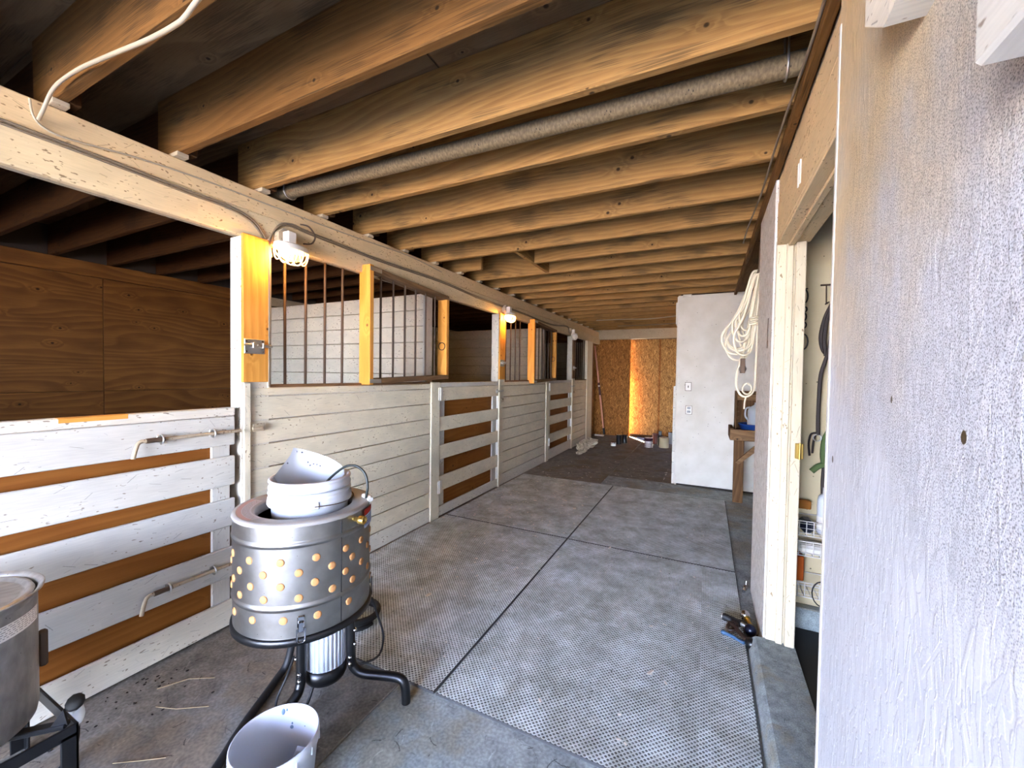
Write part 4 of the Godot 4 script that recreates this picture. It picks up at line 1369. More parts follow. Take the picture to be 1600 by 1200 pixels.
	var fb := thing("bucket", "open white bucket with blue-grey smears at the bottom edge of the view", "bucket", c2)
	var t2 := Transform3D(Basis.IDENTITY, c2)
	st = S()
	smooth_lathe(st, [Vector2(0.001, 0.001), Vector2(0.104, 0.001), Vector2(0.108, 0.005), Vector2(0.124, 0.175), Vector2(0.128, 0.178), Vector2(0.130, 0.200), Vector2(0.129, 0.216), Vector2(0.127, 0.2195), Vector2(0.1245, 0.219), Vector2(0.1225, 0.21), Vector2(0.105, 0.008), Vector2(0.001, 0.006)], t2, 56)
	obj("body", st, M.plastic, fb)
	st = S()
	for k in 14:
		var f := out_frame(c2, k * 360.0 / 14 + 8.0, 0.1285, 0.186)
		bx(st, Vector3(-0.002, -0.004, -0.012), Vector3(0.002, 0.003, 0.014), 0.001, f)
	obj("rib", st, M.plastic, fb)
	for q in [[222.0, 228.0, 0.185, 0.211], [229.0, 232.0, 0.196, 0.208], [236.0, 242.0, 0.135, 0.150], [238.0, 241.0, 0.150, 0.160], [262.0, 265.0, 0.150, 0.153]]:
		st = S()
		var mid := at_drum(c2, (q[0] + q[1]) * 0.5, 0.1045 + 0.0835 * ((q[2] + q[3]) * 0.5) - 0.0005, (q[2] + q[3]) * 0.5)
		var inn := (Vector3(c2.x, mid.y, c2.z) - mid).normalized()
		var bs := Basis(inn.cross(Vector3.UP), inn, Vector3.UP)
		ball(st, Vector3.ZERO, Vector3(1, 1, 1), 10, 6)
		var raw := st
		st = S()
		smooth_lathe(st, [Vector2(0.9, 0.0), Vector2(0.8, 0.5), Vector2(0.4, 0.9), Vector2(0.01, 1.0)], Transform3D(bs * Basis.from_scale(Vector3((q[1] - q[0]) * 0.0011, 0.0016, (q[3] - q[2]) * 0.5)), mid), 12)
		obj("smear", st, M.smear, fb)
	var in_ := thing("plastic_scrap", "white offcut of plastic lying inside the front bucket", "scrap", c2 + Vector3(0.03, 0.01, 0.0))
	st = S()
	slab(st, PackedVector2Array([Vector2(-0.035, 0.0), Vector2(0.045, 0.0), Vector2(0.038, 0.14), Vector2(-0.018, 0.165)]), 0.002, Transform3D(Basis(Vector3(0.72, 0, -0.69), Vector3(0.16, 0.97, -0.18).normalized(), Vector3(0.69, 0.0, 0.72)), c2 + Vector3(0.035, 0.010, -0.025)))
	obj("scrap", st, M.plastic, in_)

func build_pot() -> void:
	var c := Vector3(-2.0, 0, -0.30)
	var T := Transform3D(Basis.IDENTITY, c)
	var p := thing("stock_pot", "large stained steel pot with lid and paper label, at the left edge", "pot", c + Vector3(0, 0.285, 0))
	var st := S()
	smooth_lathe(st, [Vector2(0.001, 0.286), Vector2(0.185, 0.286), Vector2(0.196, 0.296), Vector2(0.2, 0.32), Vector2(0.2, 0.672), Vector2(0.204, 0.686), Vector2(0.214, 0.697), Vector2(0.216, 0.703), Vector2(0.212, 0.705), Vector2(0.200, 0.694), Vector2(0.196, 0.675), Vector2(0.194, 0.30)], T, 64)
	obj("body", st, M.pot, p)
	st = S()
	smooth_lathe(st, [Vector2(0.194, 0.688), Vector2(0.190, 0.696), Vector2(0.180, 0.697), Vector2(0.172, 0.688), Vector2(0.165, 0.690), Vector2(0.02, 0.696), Vector2(0.001, 0.696)], T, 64)
	obj("lid", st, M.pot, p)
	st = S()
	sgroup += 1
	st.set_smooth_group(sgroup)
	for k in 12:
		var a0 := -64.0 + k * 7.0
		var a1 := a0 + 7.0
		var o := at_drum(c, a0, 0.2012, 0.6) - Vector3(c.x, 0.6, c.z)
		quad(st, at_drum(c, a0, 0.2012, 0.60), at_drum(c, a1, 0.2012, 0.60), at_drum(c, a1, 0.2012, 0.645), at_drum(c, a0, 0.2012, 0.645), o, Vector2(1.0 - k / 12.0, 1), Vector2(1.0 - (k + 1) / 12.0, 1), Vector2(1.0 - (k + 1) / 12.0, 0), Vector2(1.0 - k / 12.0, 0))
	obj("label", st, M.paperlabel, p)
	st = S()
	bx(st, Vector3(-0.012, 0.0, -0.06), Vector3(0.012, 0.022, 0.06), 0.006, out_frame(c, -80.0, 0.198, 0.47))
	obj("side_handle", st, M.rust, p)
	# burner stand
	var s := thing("burner_stand", "black angle iron burner stand under the steel pot", "burner stand", c)
	st = S()
	bx(st, c + Vector3(-0.23, 0.236, -0.23), c + Vector3(0.23, 0.276, -0.222), 0.002)
	bx(st, c + Vector3(-0.23, 0.236, 0.222), c + Vector3(0.23, 0.276, 0.23), 0.002)
	bx(st, c + Vector3(-0.23, 0.236, -0.23), c + Vector3(-0.222, 0.276, 0.23), 0.002)
	bx(st, c + Vector3(0.222, 0.236, -0.23), c + Vector3(0.23, 0.276, 0.23), 0.002)
	obj("top_frame", st, M.black, s)
	for x in [-1, 1]:
		for z in [-1, 1]:
			st = S()
			bx(st, c + Vector3(x * 0.23, 0.0, z * 0.23), c + Vector3(x * 0.222, 0.25, z * 0.19), 0.002)
			bx(st, c + Vector3(x * 0.23, 0.0, z * 0.23), c + Vector3(x * 0.19, 0.25, z * 0.222), 0.002)
			obj("leg", st, M.black, s)
			st = S()
			bx(st, Vector3(-0.10, 0.268, -0.015), Vector3(0.10, 0.284, 0.015), 0.003, Transform3D(Basis(Vector3.UP, -atan2(z, x)), c + Vector3(x * 0.14, 0, z * 0.14)))
			slab(st, PackedVector2Array([Vector2(0.08, 0.276), Vector2(0.125, 0.276), Vector2(0.115, 0.33)]), 0.008, Transform3D(Basis(Vector3.UP, -atan2(z, x)), c + Vector3(x * 0.125, 0, z * 0.125)))
			obj("pot_rest", st, M.black, s)
	st = S()
	smooth_lathe(st, [Vector2(0.02, 0.15), Vector2(0.07, 0.16), Vector2(0.085, 0.19), Vector2(0.06, 0.20), Vector2(0.001, 0.20)], T, 24)
	rod(st, c + Vector3(0.05, 0.17, -0.02), c + Vector3(0.25, 0.17, -0.08), 0.012)
	bx(st, c + Vector3(-0.225, 0.155, -0.015), c + Vector3(0.225, 0.165, 0.015), 0.002)
	obj("burner", st, M.black, s)
	# gas tap with a clear bag tied on it
	var g := thing("gas_regulator", "black knobbed gas tap with a clear bag tied on it, beside the burner stand", "regulator", Vector3(-2.02, 0.0, -0.60))
	st = S()
	smooth_lathe(st, [Vector2(0.001, -0.012), Vector2(0.022, -0.012), Vector2(0.027, -0.004), Vector2(0.027, 0.006), Vector2(0.020, 0.012), Vector2(0.001, 0.013)], Transform3D(Basis(Vector3.RIGHT, 0.8) * Basis(Vector3.BACK, -0.5), Vector3(-2.005, 0.205, -0.592)), 10)
	obj("knob", st, M.rubber, g)
	st = S()
	rod(st, Vector3(-2.006, 0.195, -0.592), Vector3(-2.013, 0.10, -0.597), 0.008)
	obj("stem", st, M.zinc, g)
	st = S()
	ball(st, Vector3(-2.022, 0.150, -0.60), Vector3(0.030, 0.042, 0.022), 14, 10)
	obj("bag", st, M.clearbag, g)
	st = S()
	tube(st, curve([Vector3(-2.013, 0.11, -0.597), Vector3(-2.015, 0.06, -0.595), Vector3(-2.005, 0.02, -0.58), Vector3(-1.96, 0.011, -0.52), Vector3(-1.85, 0.011, -0.40), Vector3(-1.78, 0.011, -0.22)], 6), 0.009, 10)
	obj("gas_hose", st, M.rubber, g)

# ---------------------------------------------------------------- right side and far end
func build_rope() -> void:
	var st := S()
	var hang := Vector3(0.285, 2.10, -3.16)
	var r := RandomNumberGenerator.new()
	r.seed = 5
	# loops: lowest point (x, y), half width
	var loops := [[0.17, 1.56, 0.085], [0.18, 1.60, 0.070], [0.185, 1.52, 0.075], [0.20, 1.64, 0.055], [0.215, 1.55, 0.060], [0.21, 1.68, 0.045], [0.23, 1.60, 0.040], [0.22, 1.72, 0.035], [0.24, 1.66, 0.03], [0.19, 1.585, 0.085], [0.235, 1.27, 0.055]]
	for L in loops:
		var x0: float = hang.x + r.randf_range(-0.035, 0.015)
		var x1: float = hang.x + r.randf_range(-0.015, 0.02)
		var z: float = hang.z + r.randf_range(-0.03, 0.03)
		var zz: float = z + r.randf_range(-0.04, 0.04)
		var w: float = L[2]
		var y: float = L[1]
		var x: float = L[0]
		var top := hang.y + r.randf_range(-0.02, 0.02)
		var p := [Vector3(hang.x, top, z), Vector3(x0 - 0.01, top - 0.02, z), Vector3(lerpf(x0, x - w, 0.55), lerpf(top, y, 0.5), zz), Vector3(x - w, y + 0.13, zz), Vector3(x - w * 0.7, y + 0.03, zz), Vector3(x, y, zz + 0.01), Vector3(x + w * 0.75, y + 0.035, z), Vector3(x + w, y + 0.14, z), Vector3(lerpf(x1, x + w, 0.5), lerpf(top, y, 0.5), z), Vector3(x1 + 0.01, top - 0.02, z), Vector3(hang.x, top + 0.004, z)]
		tube(st, curve(p, 6), 0.0072, 8)
	# end wrapped round and a loose knot
	for k in 4:
		var ring := []
		for q in 14:
			var a := TAU * q / 14
			ring.append(Vector3(0.268 + 0.022 * cos(a), 1.80 - 0.014 * k + 0.004 * sin(a * 2.0), -3.11 + 0.022 * sin(a)))
		tube(st, ring, 0.0062, 8, false, true)
	var kn := []
	for q in 20:
		var a := TAU * q / 20
		kn.append(Vector3(0.240 + 0.026 * cos(a), 1.325 + 0.035 * sin(a), -3.10 + 0.01 * sin(a * 3.0)))
	tube(st, kn, 0.006, 8, false, true)
	tube(st, curve([Vector3(0.235, 1.27, -3.10), Vector3(0.228, 1.235, -3.10), Vector3(0.226, 1.19, -3.10)], 4), 0.005, 8)
	var o := obj("rope", st, M.rope)
	tag(o, "coil of cream rope hanging in long loops below the ledger, beyond the tack room door", "rope")
	st = S()
	rod(st, Vector3(0.285, 2.09, -3.22), Vector3(0.288, 2.11, -3.06), 0.007)
	rod(st, Vector3(0.288, 2.105, -3.10), Vector3(0.30, 2.396, -3.10), 0.006)
	tag(obj("rope_hook", st, M.rust), "iron hook under the ledger holding the cream rope coil", "hook")
	# pulley block among the rope
	var pl := thing("pulley", "small dark pulley block hanging among the rope loops", "pulley", Vector3(0.215, 1.46, -3.14))
	st = S()
	for s in [-1.0, 1.0]: bx(st, Vector3(0.200, 1.43, -3.14 + s * 0.016), Vector3(0.228, 1.53, -3.14 + s * 0.012), 0.002)
	obj("cheek", st, M.rust, pl)
	st = S()
	smooth_lathe(st, [Vector2(0.002, -0.01), Vector2(0.024, -0.009), Vector2(0.018, 0.0), Vector2(0.024, 0.009), Vector2(0.002, 0.01)], Transform3D(Basis(Vector3.RIGHT, PI / 2), Vector3(0.214, 1.46, -3.14)), 16)
	obj("wheel", st, M.zinc, pl)
	st = S()
	tube(st, [Vector3(0.214, 1.53, -3.14), Vector3(0.222, 1.60, -3.14), Vector3(0.23, 1.68, -3.135)], 0.004, 6)
	obj("cord", st, M.rope, pl)

func build_bench() -> void:
	var b := thing("wash_bench", "rough wooden bench with a braced leg in the alcove by the rope", "bench", Vector3(0.35, 0, -5.2))
	box("leg", Vector3(0.285, 0.0, -5.12), Vector3(0.385, 0.70, -5.16), M.greywood2, b, 0.004)
	box("leg", Vector3(1.25, 0.0, -5.12), Vector3(1.35, 0.70, -5.16), M.greywood2, b, 0.004)
	box("apron", Vector3(0.243, 0.70, -5.10), Vector3(1.40, 0.822, -5.14), M.greywood, b, 0.004)
	box("side_board", Vector3(0.243, 0.70, -5.14), Vector3(0.283, 0.83, -5.54), M.greywood2, b, 0.004)
	for k in 4:
		box("plank", Vector3(0.285, 0.775, -5.142 - k * 0.098), Vector3(1.40, 0.798, -5.142 - k * 0.098 - 0.094), M.greywood2, b, 0.003)
	var st := S()
	slab(st, PackedVector2Array([Vector2(0.30, 0.46), Vector2(0.335, 0.44), Vector2(0.56, 0.655), Vector2(0.56, 0.70), Vector2(0.525, 0.70)]), 0.035, Transform3D(Basis.IDENTITY, Vector3(0, 0, -5.118)))
	obj("brace", st, M.greywood, b)
	var c := thing("wooden_crate", "open wooden crate stood on end at the back of the alcove bench", "crate", Vector3(0.42, 0.8, -5.45))
	box("side", Vector3(0.302, 0.80, -5.36), Vector3(0.318, 1.225, -5.55), M.greywood2, c, 0.002)
	box("side", Vector3(0.66, 0.80, -5.36), Vector3(0.676, 1.225, -5.55), M.greywood2, c, 0.002)
	box("top_board", Vector3(0.302, 1.226, -5.36), Vector3(0.676, 1.242, -5.55), M.greywood2, c, 0.002)
	box("back", Vector3(0.320, 0.80, -5.53), Vector3(0.658, 1.22, -5.545), M.greywood2, c, 0.002)
	box("rail", Vector3(0.320, 1.14, -5.37), Vector3(0.658, 1.205, -5.385), M.greywood, c, 0.002)
	for k in 6:
		box("rung", Vector3(0.320, 0.83 + k * 0.055, -5.37), Vector3(0.345, 0.845 + k * 0.055, -5.40), M.greywood2, c, 0.002)
	st = S()
	smooth_lathe(st, [Vector2(0.001, 0.80), Vector2(0.11, 0.80), Vector2(0.145, 0.875), Vector2(0.150, 0.878), Vector2(0.148, 0.884), Vector2(0.138, 0.88), Vector2(0.105, 0.81), Vector2(0.001, 0.808)], Transform3D(Basis.IDENTITY, Vector3(0.475, 0, -5.25)), 28)
	tag(obj("basin", st, M.blue), "blue plastic basin on the wooden alcove bench", "basin")
	var j := thing("water_jug", "translucent grey jug standing in the blue basin", "jug", Vector3(0.50, 0.81, -5.26))
	st = S()
	smooth_lathe(st, [Vector2(0.001, 0.812), Vector2(0.085, 0.812), Vector2(0.092, 0.83), Vector2(0.092, 1.02), Vector2(0.08, 1.06), Vector2(0.035, 1.09), Vector2(0.025, 1.10), Vector2(0.025, 1.12), Vector2(0.001, 1.12)], Transform3D(Basis.IDENTITY, Vector3(0.51, 0, -5.26)), 24)
	obj("body", st, M.jug, j)
	st = S()
	tube(st, curve([Vector3(0.44, 1.07, -5.23), Vector3(0.40, 1.05, -5.22), Vector3(0.395, 0.97, -5.22), Vector3(0.42, 0.93, -5.23)], 5), 0.009, 8)
	obj("handle", st, M.jug, j)

func build_plates() -> void:
	var z := -5.559
	var s := thing("switch_plate", "dark rimmed white light switch on the utility wall", "light switch", Vector3(-0.215, 1.28, z))
	box("back_plate", Vector3(-0.252, 1.222, z), Vector3(-0.178, 1.332, z + 0.003), M.rust, s, 0.001)
	box("plate", Vector3(-0.247, 1.227, z + 0.003), Vector3(-0.183, 1.327, z + 0.008), M.paintwhite, s, 0.002)
	box("toggle", Vector3(-0.220, 1.262, z + 0.008), Vector3(-0.210, 1.290, z + 0.022), M.rust, s, 0.002)
	var o := thing("outlet_plate", "dark rimmed double power outlet below the light switch", "outlet", Vector3(-0.2, 0.98, z))
	box("back_plate", Vector3(-0.240, 0.925, z), Vector3(-0.164, 1.036, z + 0.003), M.rust, o, 0.001)
	box("plate", Vector3(-0.235, 0.930, z + 0.003), Vector3(-0.169, 1.031, z + 0.008), M.paintwhite, o, 0.002)
	for y in [0.945, 0.988]: box("socket", Vector3(-0.222, y, z + 0.008), Vector3(-0.182, y + 0.03, z + 0.0095), M.black, o, 0.001)

func build_hitch_parts() -> void:
	var zx := Basis(Vector3.UP, 0.0)
	var h := thing("hitch_ball", "chrome tow ball with a brassy shank, lying against the wall", "tow ball", Vector3(0.232, 0.0, -2.65))
	var st := S()
	ball(st, Vector3(0.228, 0.030, -2.655), Vector3(0.026, 0.026, 0.026), 20, 12)
	obj("ball", st, M.chrome, h)
	st = S()
	rod(st, Vector3(0.236, 0.022, -2.635), Vector3(0.262, 0.012, -2.56), 0.010)
	rod(st, Vector3(0.234, 0.024, -2.642), Vector3(0.237, 0.022, -2.632), 0.018)
	obj("shank", st, M.brass, h)
	var p := thing("grip_tool", "thick black cylinder grip with a pale end cap, lying on the mat edge", "tool", Vector3(0.16, 0.014, -2.55))
	st = S()
	rod(st, Vector3(0.113, 0.034, -2.575), Vector3(0.200, 0.032, -2.545), 0.019, 16)
	obj("grip", st, M.rubber, p)
	st = S()
	rod(st, Vector3(0.108, 0.034, -2.577), Vector3(0.114, 0.034, -2.575), 0.018, 16)
	rod(st, Vector3(0.200, 0.032, -2.545), Vector3(0.226, 0.032, -2.536), 0.012, 12)
	obj("end_cap", st, M.zinc, p)
	st = S()
	ball(st, Vector3(0.243, 0.031, -2.505), Vector3(0.030, 0.031, 0.030), 20, 12)
	rod(st, Vector3(0.243, 0.02, -2.505), Vector3(0.252, 0.004, -2.515), 0.02)
	tag(obj("hitch_ball", st, M.navy), "dark blue black tow ball nearest the door frame among the tools", "tow ball")
	st = S()
	ball(st, Vector3(0.278, 0.014, -2.485), Vector3(0.013, 0.013, 0.013), 14, 8)
	rod(st, Vector3(0.278, 0.012, -2.485), Vector3(0.284, 0.008, -2.50), 0.008)
	tag(obj("chrome_nut", st, M.chrome), "small shiny chrome nut beside the dark blue ball", "nut")
	var t := thing("hitch_pin", "black tow ball mount with a long looped handle", "ball mount", Vector3(0.2, 0.0, -2.40))
	st = S()
	ball(st, Vector3(0.236, 0.028, -2.385), Vector3(0.029, 0.028, 0.029), 20, 12)
	obj("ball", st, M.black, t)
	st = S()
	tube(st, curve([Vector3(0.226, 0.03, -2.39), Vector3(0.195, 0.040, -2.425), Vector3(0.160, 0.045, -2.48), Vector3(0.143, 0.042, -2.505)], 5), 0.012, 10)
	var lp := []
	for k in 16:
		var a := TAU * k / 16
		lp.append(Vector3(0.155 + 0.036 * cos(a) * 0.5 - 0.0, 0.042 + 0.006 * cos(a), -2.478 + 0.036 * cos(a) * -0.8) + Vector3(0.016, 0, 0.010) * sin(a))
	tube(st, lp, 0.009, 8, false, true)
	obj("handle", st, M.leather, t)
	st = S()
	tube(st, [Vector3(0.112, 0.026, -2.425), Vector3(0.150, 0.026, -2.412), Vector3(0.205, 0.025, -2.380)], 0.009, 10)
	ball(st, Vector3(0.112, 0.026, -2.426), Vector3(0.016, 0.012, 0.013), 12, 8)
	tag(obj("spanner", st, M.blueish), "blue grey handled spanner lying in front of the black ball", "spanner")
	st = S()
	ball(st, Vector3(0.258, 0.014, -3.04), Vector3(0.014, 0.014, 0.014), 12, 8)
	rod(st, Vector3(0.258, 0.012, -3.04), Vector3(0.245, 0.010, -2.99), 0.011)
	rod(st, Vector3(0.262, 0.03, -3.05), Vector3(0.262, 0.055, -3.055), 0.009)
	tag(obj("hose_coupling", st, M.chrome), "little metal coupling on the floor at the foot of the far wall edge", "coupling")

func build_far_things() -> void:
	var b := thing("pole", "pole with pink handle sections leaning on the far strand board", "pole", Vector3(-2.16, 0.03, -9.38))
	var A := Vector3(-2.405, 2.10, -9.395)
	var B := Vector3(-2.13, 0.035, -9.33)
	for q in [[0.0, 0.42, "upper_shaft", "pink"], [0.42, 0.45, "collar", "rust"], [0.45, 0.465, "ferrule", "white"], [0.465, 0.56, "grip", "rust"], [0.56, 0.93, "lower_shaft", "pink"], [0.93, 1.0, "socket", "black"]]:
		var st := S()
		rod(st, A.lerp(B, q[0]), A.lerp(B, q[1]), 0.019 if q[3] == "pink" else 0.022, 10)
		obj(q[2], st, {"pink": M.pink, "rust": M.maroon, "white": M.paintwhite, "black": M.rubber}[q[3]], b)
	var st0 := S()
	bx(st0, Vector3(-2.33, 0.002, -9.22), Vector3(-2.12, 0.03, -9.30), 0.006)
	obj("foot", st0, M.paintwhite, b)
	var names := ["squat tin with a pale label, lowest of the left group by the far wall", "tall black tin standing left of the daylight seam", "dark lidded tin just right of the tall black one", "paint tin with a wide white label, front left of the right group", "maroon lidded paint tin standing behind the two front tins", "paint tin with a wire bail and drips, front right of the right group", "pale tin tucked against the white planks"]
	var P := [[-1.66, -8.10, 0.05, 0.07], [-1.60, -8.35, 0.05, 0.19], [-1.52, -8.55, 0.055, 0.17], [-1.015, -8.30, 0.08, 0.19], [-0.93, -8.80, 0.07, 0.21], [-0.74, -8.42, 0.09, 0.20], [-0.62, -8.95, 0.08, 0.24]]
	var mm := [M.paperlabel, M.rubber, M.black, M.canlabel, M.maroon, M.cream, M.jug]
	for i in 7:
		var c := thing("paint_tin", names[i], "paint tin", Vector3(P[i][0], 0, P[i][1]), "paint tins on the far floor")
		var T := Transform3D(Basis.IDENTITY, Vector3(P[i][0], 0, P[i][1]))
		var r: float = P[i][2]
		var h: float = P[i][3]
		var st := S()
		smooth_lathe(st, [Vector2(0.001, 0.001), Vector2(r, 0.001), Vector2(r + 0.003, 0.004), Vector2(r, 0.008), Vector2(r, h - 0.008), Vector2(r + 0.003, h - 0.004), Vector2(r, h)], T, 24)
		obj("body", st, mm[i], c)
		st = S()
		smooth_lathe(st, [Vector2(r, h), Vector2(r - 0.008, h - 0.004), Vector2(r - 0.012, h - 0.006), Vector2(0.001, h - 0.006)], T, 24)
		obj("lid", st, M.zinc if i % 2 == 1 else M.maroon, c)
		if i in [3, 5]:
			st = S()
			var arc := []
			for k in 13: arc.append(Vector3(P[i][0] + (r + 0.004) * cos(PI * k / 12), h * 0.8 + 0.06 * sin(PI * k / 12) * (1.0 if i == 5 else -0.5), P[i][1] + (0.01 if i == 5 else r * sin(PI * k / 12))))
			tube(st, arc, 0.003, 6)
			obj("bail", st, M.zinc, c)
	# brush in a tin
	var br := thing("paint_brush", "dark brush standing up behind the paint tin with the wire bail", "brush", Vector3(-0.83, 0.0, -8.6))
	st0 = S()
	rod(st0, Vector3(-0.83, 0.002, -8.60), Vector3(-0.83, 0.21, -8.60), 0.05, 16)
	obj("pot", st0, M.black, br)
	st0 = S()
	bx(st0, Vector3(-0.86, 0.21, -8.62), Vector3(-0.80, 0.30, -8.58), 0.008)
	obj("bristles", st0, M.black, br)
	# feed sack on the floor
	st0 = S()
	var rows := []
	var nz := noise(3, 1.0, 3)
	var pa := Vector3(-2.02, 0.0, -6.86)
	var pb := Vector3(-2.13, 0.0, -8.02)
	for i in 41:
		var t := i / 40.0
		var row := PackedVector3Array()
		var wd := 0.05 + 0.11 * smoothstep(0.0, 0.75, t) * (1.0 if t < 0.9 else 0.8)
		var hh := 0.045 + 0.10 * t
		if i == 0 or i == 40: wd *= 0.35
		for k in 25:
			var a := TAU * k / 24
			var fold := absf(nz.get_noise_2d(cos(a) * 2.2 + t * 1.5, sin(a) * 2.2 + 5.0)) * 1.3 + 0.5 * nz.get_noise_2d(t * 14.0, cos(a) * 3.0)
			var n := 0.72 + 0.75 * fold
			row.append(pa.lerp(pb, t) + Vector3(wd * cos(a) * n + 0.03 * sin(t * 9.0), maxf(0.0, hh * 0.45 + hh * 0.55 * sin(a) * n) + 0.002, 0.0))
		row[24] = row[0]
		rows.append(row)
	skin(st0, rows, true, Vector2(1, 1), false)
	tag(obj("feed_sack", st0, M.sack), "crumpled empty white sack lying on the floor by the farthest stall door", "sack")

func build_tack() -> void:
	var z := -2.672
	# bridle on its bracket
	var hk := thing("bridle_hook", "wire bracket on the tack room wall above the brown bridle", "hook", Vector3(0.56, 1.9, z))
	var st := S()
	bx(st, Vector3(0.535, 1.898, z - 0.006), Vector3(0.590, 1.906, z + 0.004), 0.001)
	rod(st, Vector3(0.56, 1.90, z), Vector3(0.56, 1.80, z + 0.01), 0.003)
	rod(st, Vector3(0.56, 1.80, z), Vector3(0.56, 1.80, z + 0.06), 0.004)
	obj("bracket", st, M.rust, hk)
	var b := thing("bridle", "dark brown leather bridle hanging on the tack room wall", "bridle", Vector3(0.56, 1.79, z))
	var straps := [[Vector3(0.575, 1.80, z + 0.05), Vector3(0.545, 1.72, z + 0.05), Vector3(0.530, 1.62, z + 0.045), Vector3(0.545, 1.545, z + 0.04), Vector3(0.575, 1.52, z + 0.04)], [Vector3(0.575, 1.80, z + 0.055), Vector3(0.552, 1.70, z + 0.055), Vector3(0.545, 1.60, z + 0.05), Vector3(0.555, 1.52, z + 0.045)], [Vector3(0.58, 1.805, z + 0.06), Vector3(0.575, 1.68, z + 0.06), Vector3(0.565, 1.55, z + 0.05), Vector3(0.55, 1.48, z + 0.04), Vector3(0.536, 1.40, z + 0.035), Vector3(0.533, 1.20, z + 0.03), Vector3(0.535, 1.10, z + 0.03)], [Vector3(0.575, 1.55, z + 0.045), Vector3(0.583, 1.45, z + 0.04), Vector3(0.592, 1.30, z + 0.035)]]
	for s in straps:
		st = S()
		for k in 2: tube(st, curve(s, 5).map(func(p: Vector3) -> Vector3: return p + Vector3(0.006 * k, 0.0, 0.003)), 0.006, 8)
		obj("strap", st, M.leather, b)
	st = S()
	for q in [[0.535, 1.085, 0.018], [0.578, 1.535, 0.014]]:
		var ring := []
		for k in 14: ring.append(Vector3(q[0] + q[2] * cos(TAU * k / 14), q[1] + q[2] * sin(TAU * k / 14), z + 0.035))
		tube(st, ring, 0.0035, 6, false, true)
	obj("ring", st, M.zinc, b)
	st = S()
	tube(st, curve([Vector3(0.530, 1.11, z + 0.03), Vector3(0.508, 1.10, z + 0.03), Vector3(0.500, 1.05, z + 0.028), Vector3(0.506, 0.985, z + 0.025)], 5), 0.005, 8)
	tube(st, curve([Vector3(0.528, 1.10, z + 0.03), Vector3(0.520, 1.06, z + 0.03), Vector3(0.517, 1.0, z + 0.028)], 5), 0.005, 8)
	obj("loose_strap", st, M.leather, b)
	# a bit hanging by the frame
	var bt := thing("snaffle_bit", "black iron bit chain hanging just inside the door jamb", "horse bit", Vector3(0.462, 1.75, z))
	st = S()
	for q in [[1.845, 0.014, 0.036], [1.775, 0.012, 0.014], [1.735, 0.010, 0.020], [1.69, 0.011, 0.016], [1.60, 0.020, 0.042]]:
		var ring := []
		for k in 14: ring.append(Vector3(0.464 + q[1] * cos(TAU * k / 14), q[0] + q[2] * sin(TAU * k / 14), z + 0.014))
		tube(st, ring, 0.004, 6, false, true)
	rod(st, Vector3(0.455, 1.885, z), Vector3(0.475, 1.885, z + 0.02), 0.004)
	obj("chain", st, M.black, bt)
	# green halter
	st = S()
	tube(st, curve([Vector3(0.600, 1.15, z + 0.03), Vector3(0.570, 1.08, z + 0.035), Vector3(0.562, 1.0, z + 0.04), Vector3(0.565, 0.95, z + 0.045), Vector3(0.54, 0.935, z + 0.05), Vector3(0.512, 0.905, z + 0.05)], 5), 0.015, 10)
	tag(obj("halter_pad", st, M.green), "fuzzy green noseband pad hanging under the brown bridle", "halter")
	st = S()
	tube(st, curve([Vector3(0.595, 1.1, z + 0.02), Vector3(0.575, 0.98, z + 0.02), Vector3(0.567, 0.85, z + 0.02), Vector3(0.572, 0.74, z + 0.02)], 5), 0.008, 8)
	tag(obj("lead_strap", st, M.leather), "dark strap hanging behind the green pad down to the basket", "strap")
	# wire baskets
	for i in 3:
		var y: float = [0.66, 0.555, 0.34][i]
		var w := thing("wire_basket", ["upper white wire basket on the tack room wall, holding a bottle", "middle white wire basket on the tack room wall, holding a folded cloth", "lowest white wire basket on the tack room wall, empty but for a loop of cord"][i], "wire basket", Vector3(0.56, y - 0.06, z + 0.07), "wire baskets on the tack room wall")
		st = S()
		for yy in [y, y - 0.075]:
			var f := [Vector3(0.445, yy, z + 0.004), Vector3(0.445, yy, z + 0.145), Vector3(0.70, yy, z + 0.145), Vector3(0.70, yy, z + 0.004)]
			tube(st, f, 0.003, 6, true, true)
		obj("rim", st, M.paintwhite, w)
		st = S()
		for k in 9:
			var x := 0.45 + k * 0.031
			tube(st, [Vector3(x, y, z + 0.145), Vector3(x, y - 0.075, z + 0.145), Vector3(x, y - 0.075, z + 0.004)], 0.002, 6)
		for k in 3:
			rod(st, Vector3(0.445, y - 0.025 * k - 0.012, z + 0.145), Vector3(0.70, y - 0.025 * k - 0.012, z + 0.145), 0.0015, 6)
		obj("wire", st, M.paintwhite, w)
	var bo := thing("bottle", "white spray bottle standing in the upper wire basket", "bottle", Vector3(0.575, 0.585, z + 0.075))
	st = S()
	smooth_lathe(st, [Vector2(0.001, 0.588), Vector2(0.032, 0.588), Vector2(0.036, 0.60), Vector2(0.036, 0.76), Vector2(0.03, 0.785), Vector2(0.014, 0.80), Vector2(0.013, 0.83), Vector2(0.001, 0.831)], Transform3D(Basis.IDENTITY, Vector3(0.572, 0, z + 0.075)), 20)
	obj("body", st, M.plastic, bo)
	st = S()
	smooth_lathe(st, [Vector2(0.0365, 0.615), Vector2(0.0368, 0.616), Vector2(0.0368, 0.68), Vector2(0.0365, 0.681)], Transform3D(Basis.IDENTITY, Vector3(0.572, 0, z + 0.075)), 20)
	obj("label", st, M.paperlabel, bo)
	st = S()
	bx(st, Vector3(0.46, 0.588, z + 0.02), Vector3(0.525, 0.655, z + 0.12), 0.02)
	tag(obj("dark_pouch", st, M.navy), "dark blue pouch stuffed in the upper wire basket", "pouch")
	st = S()
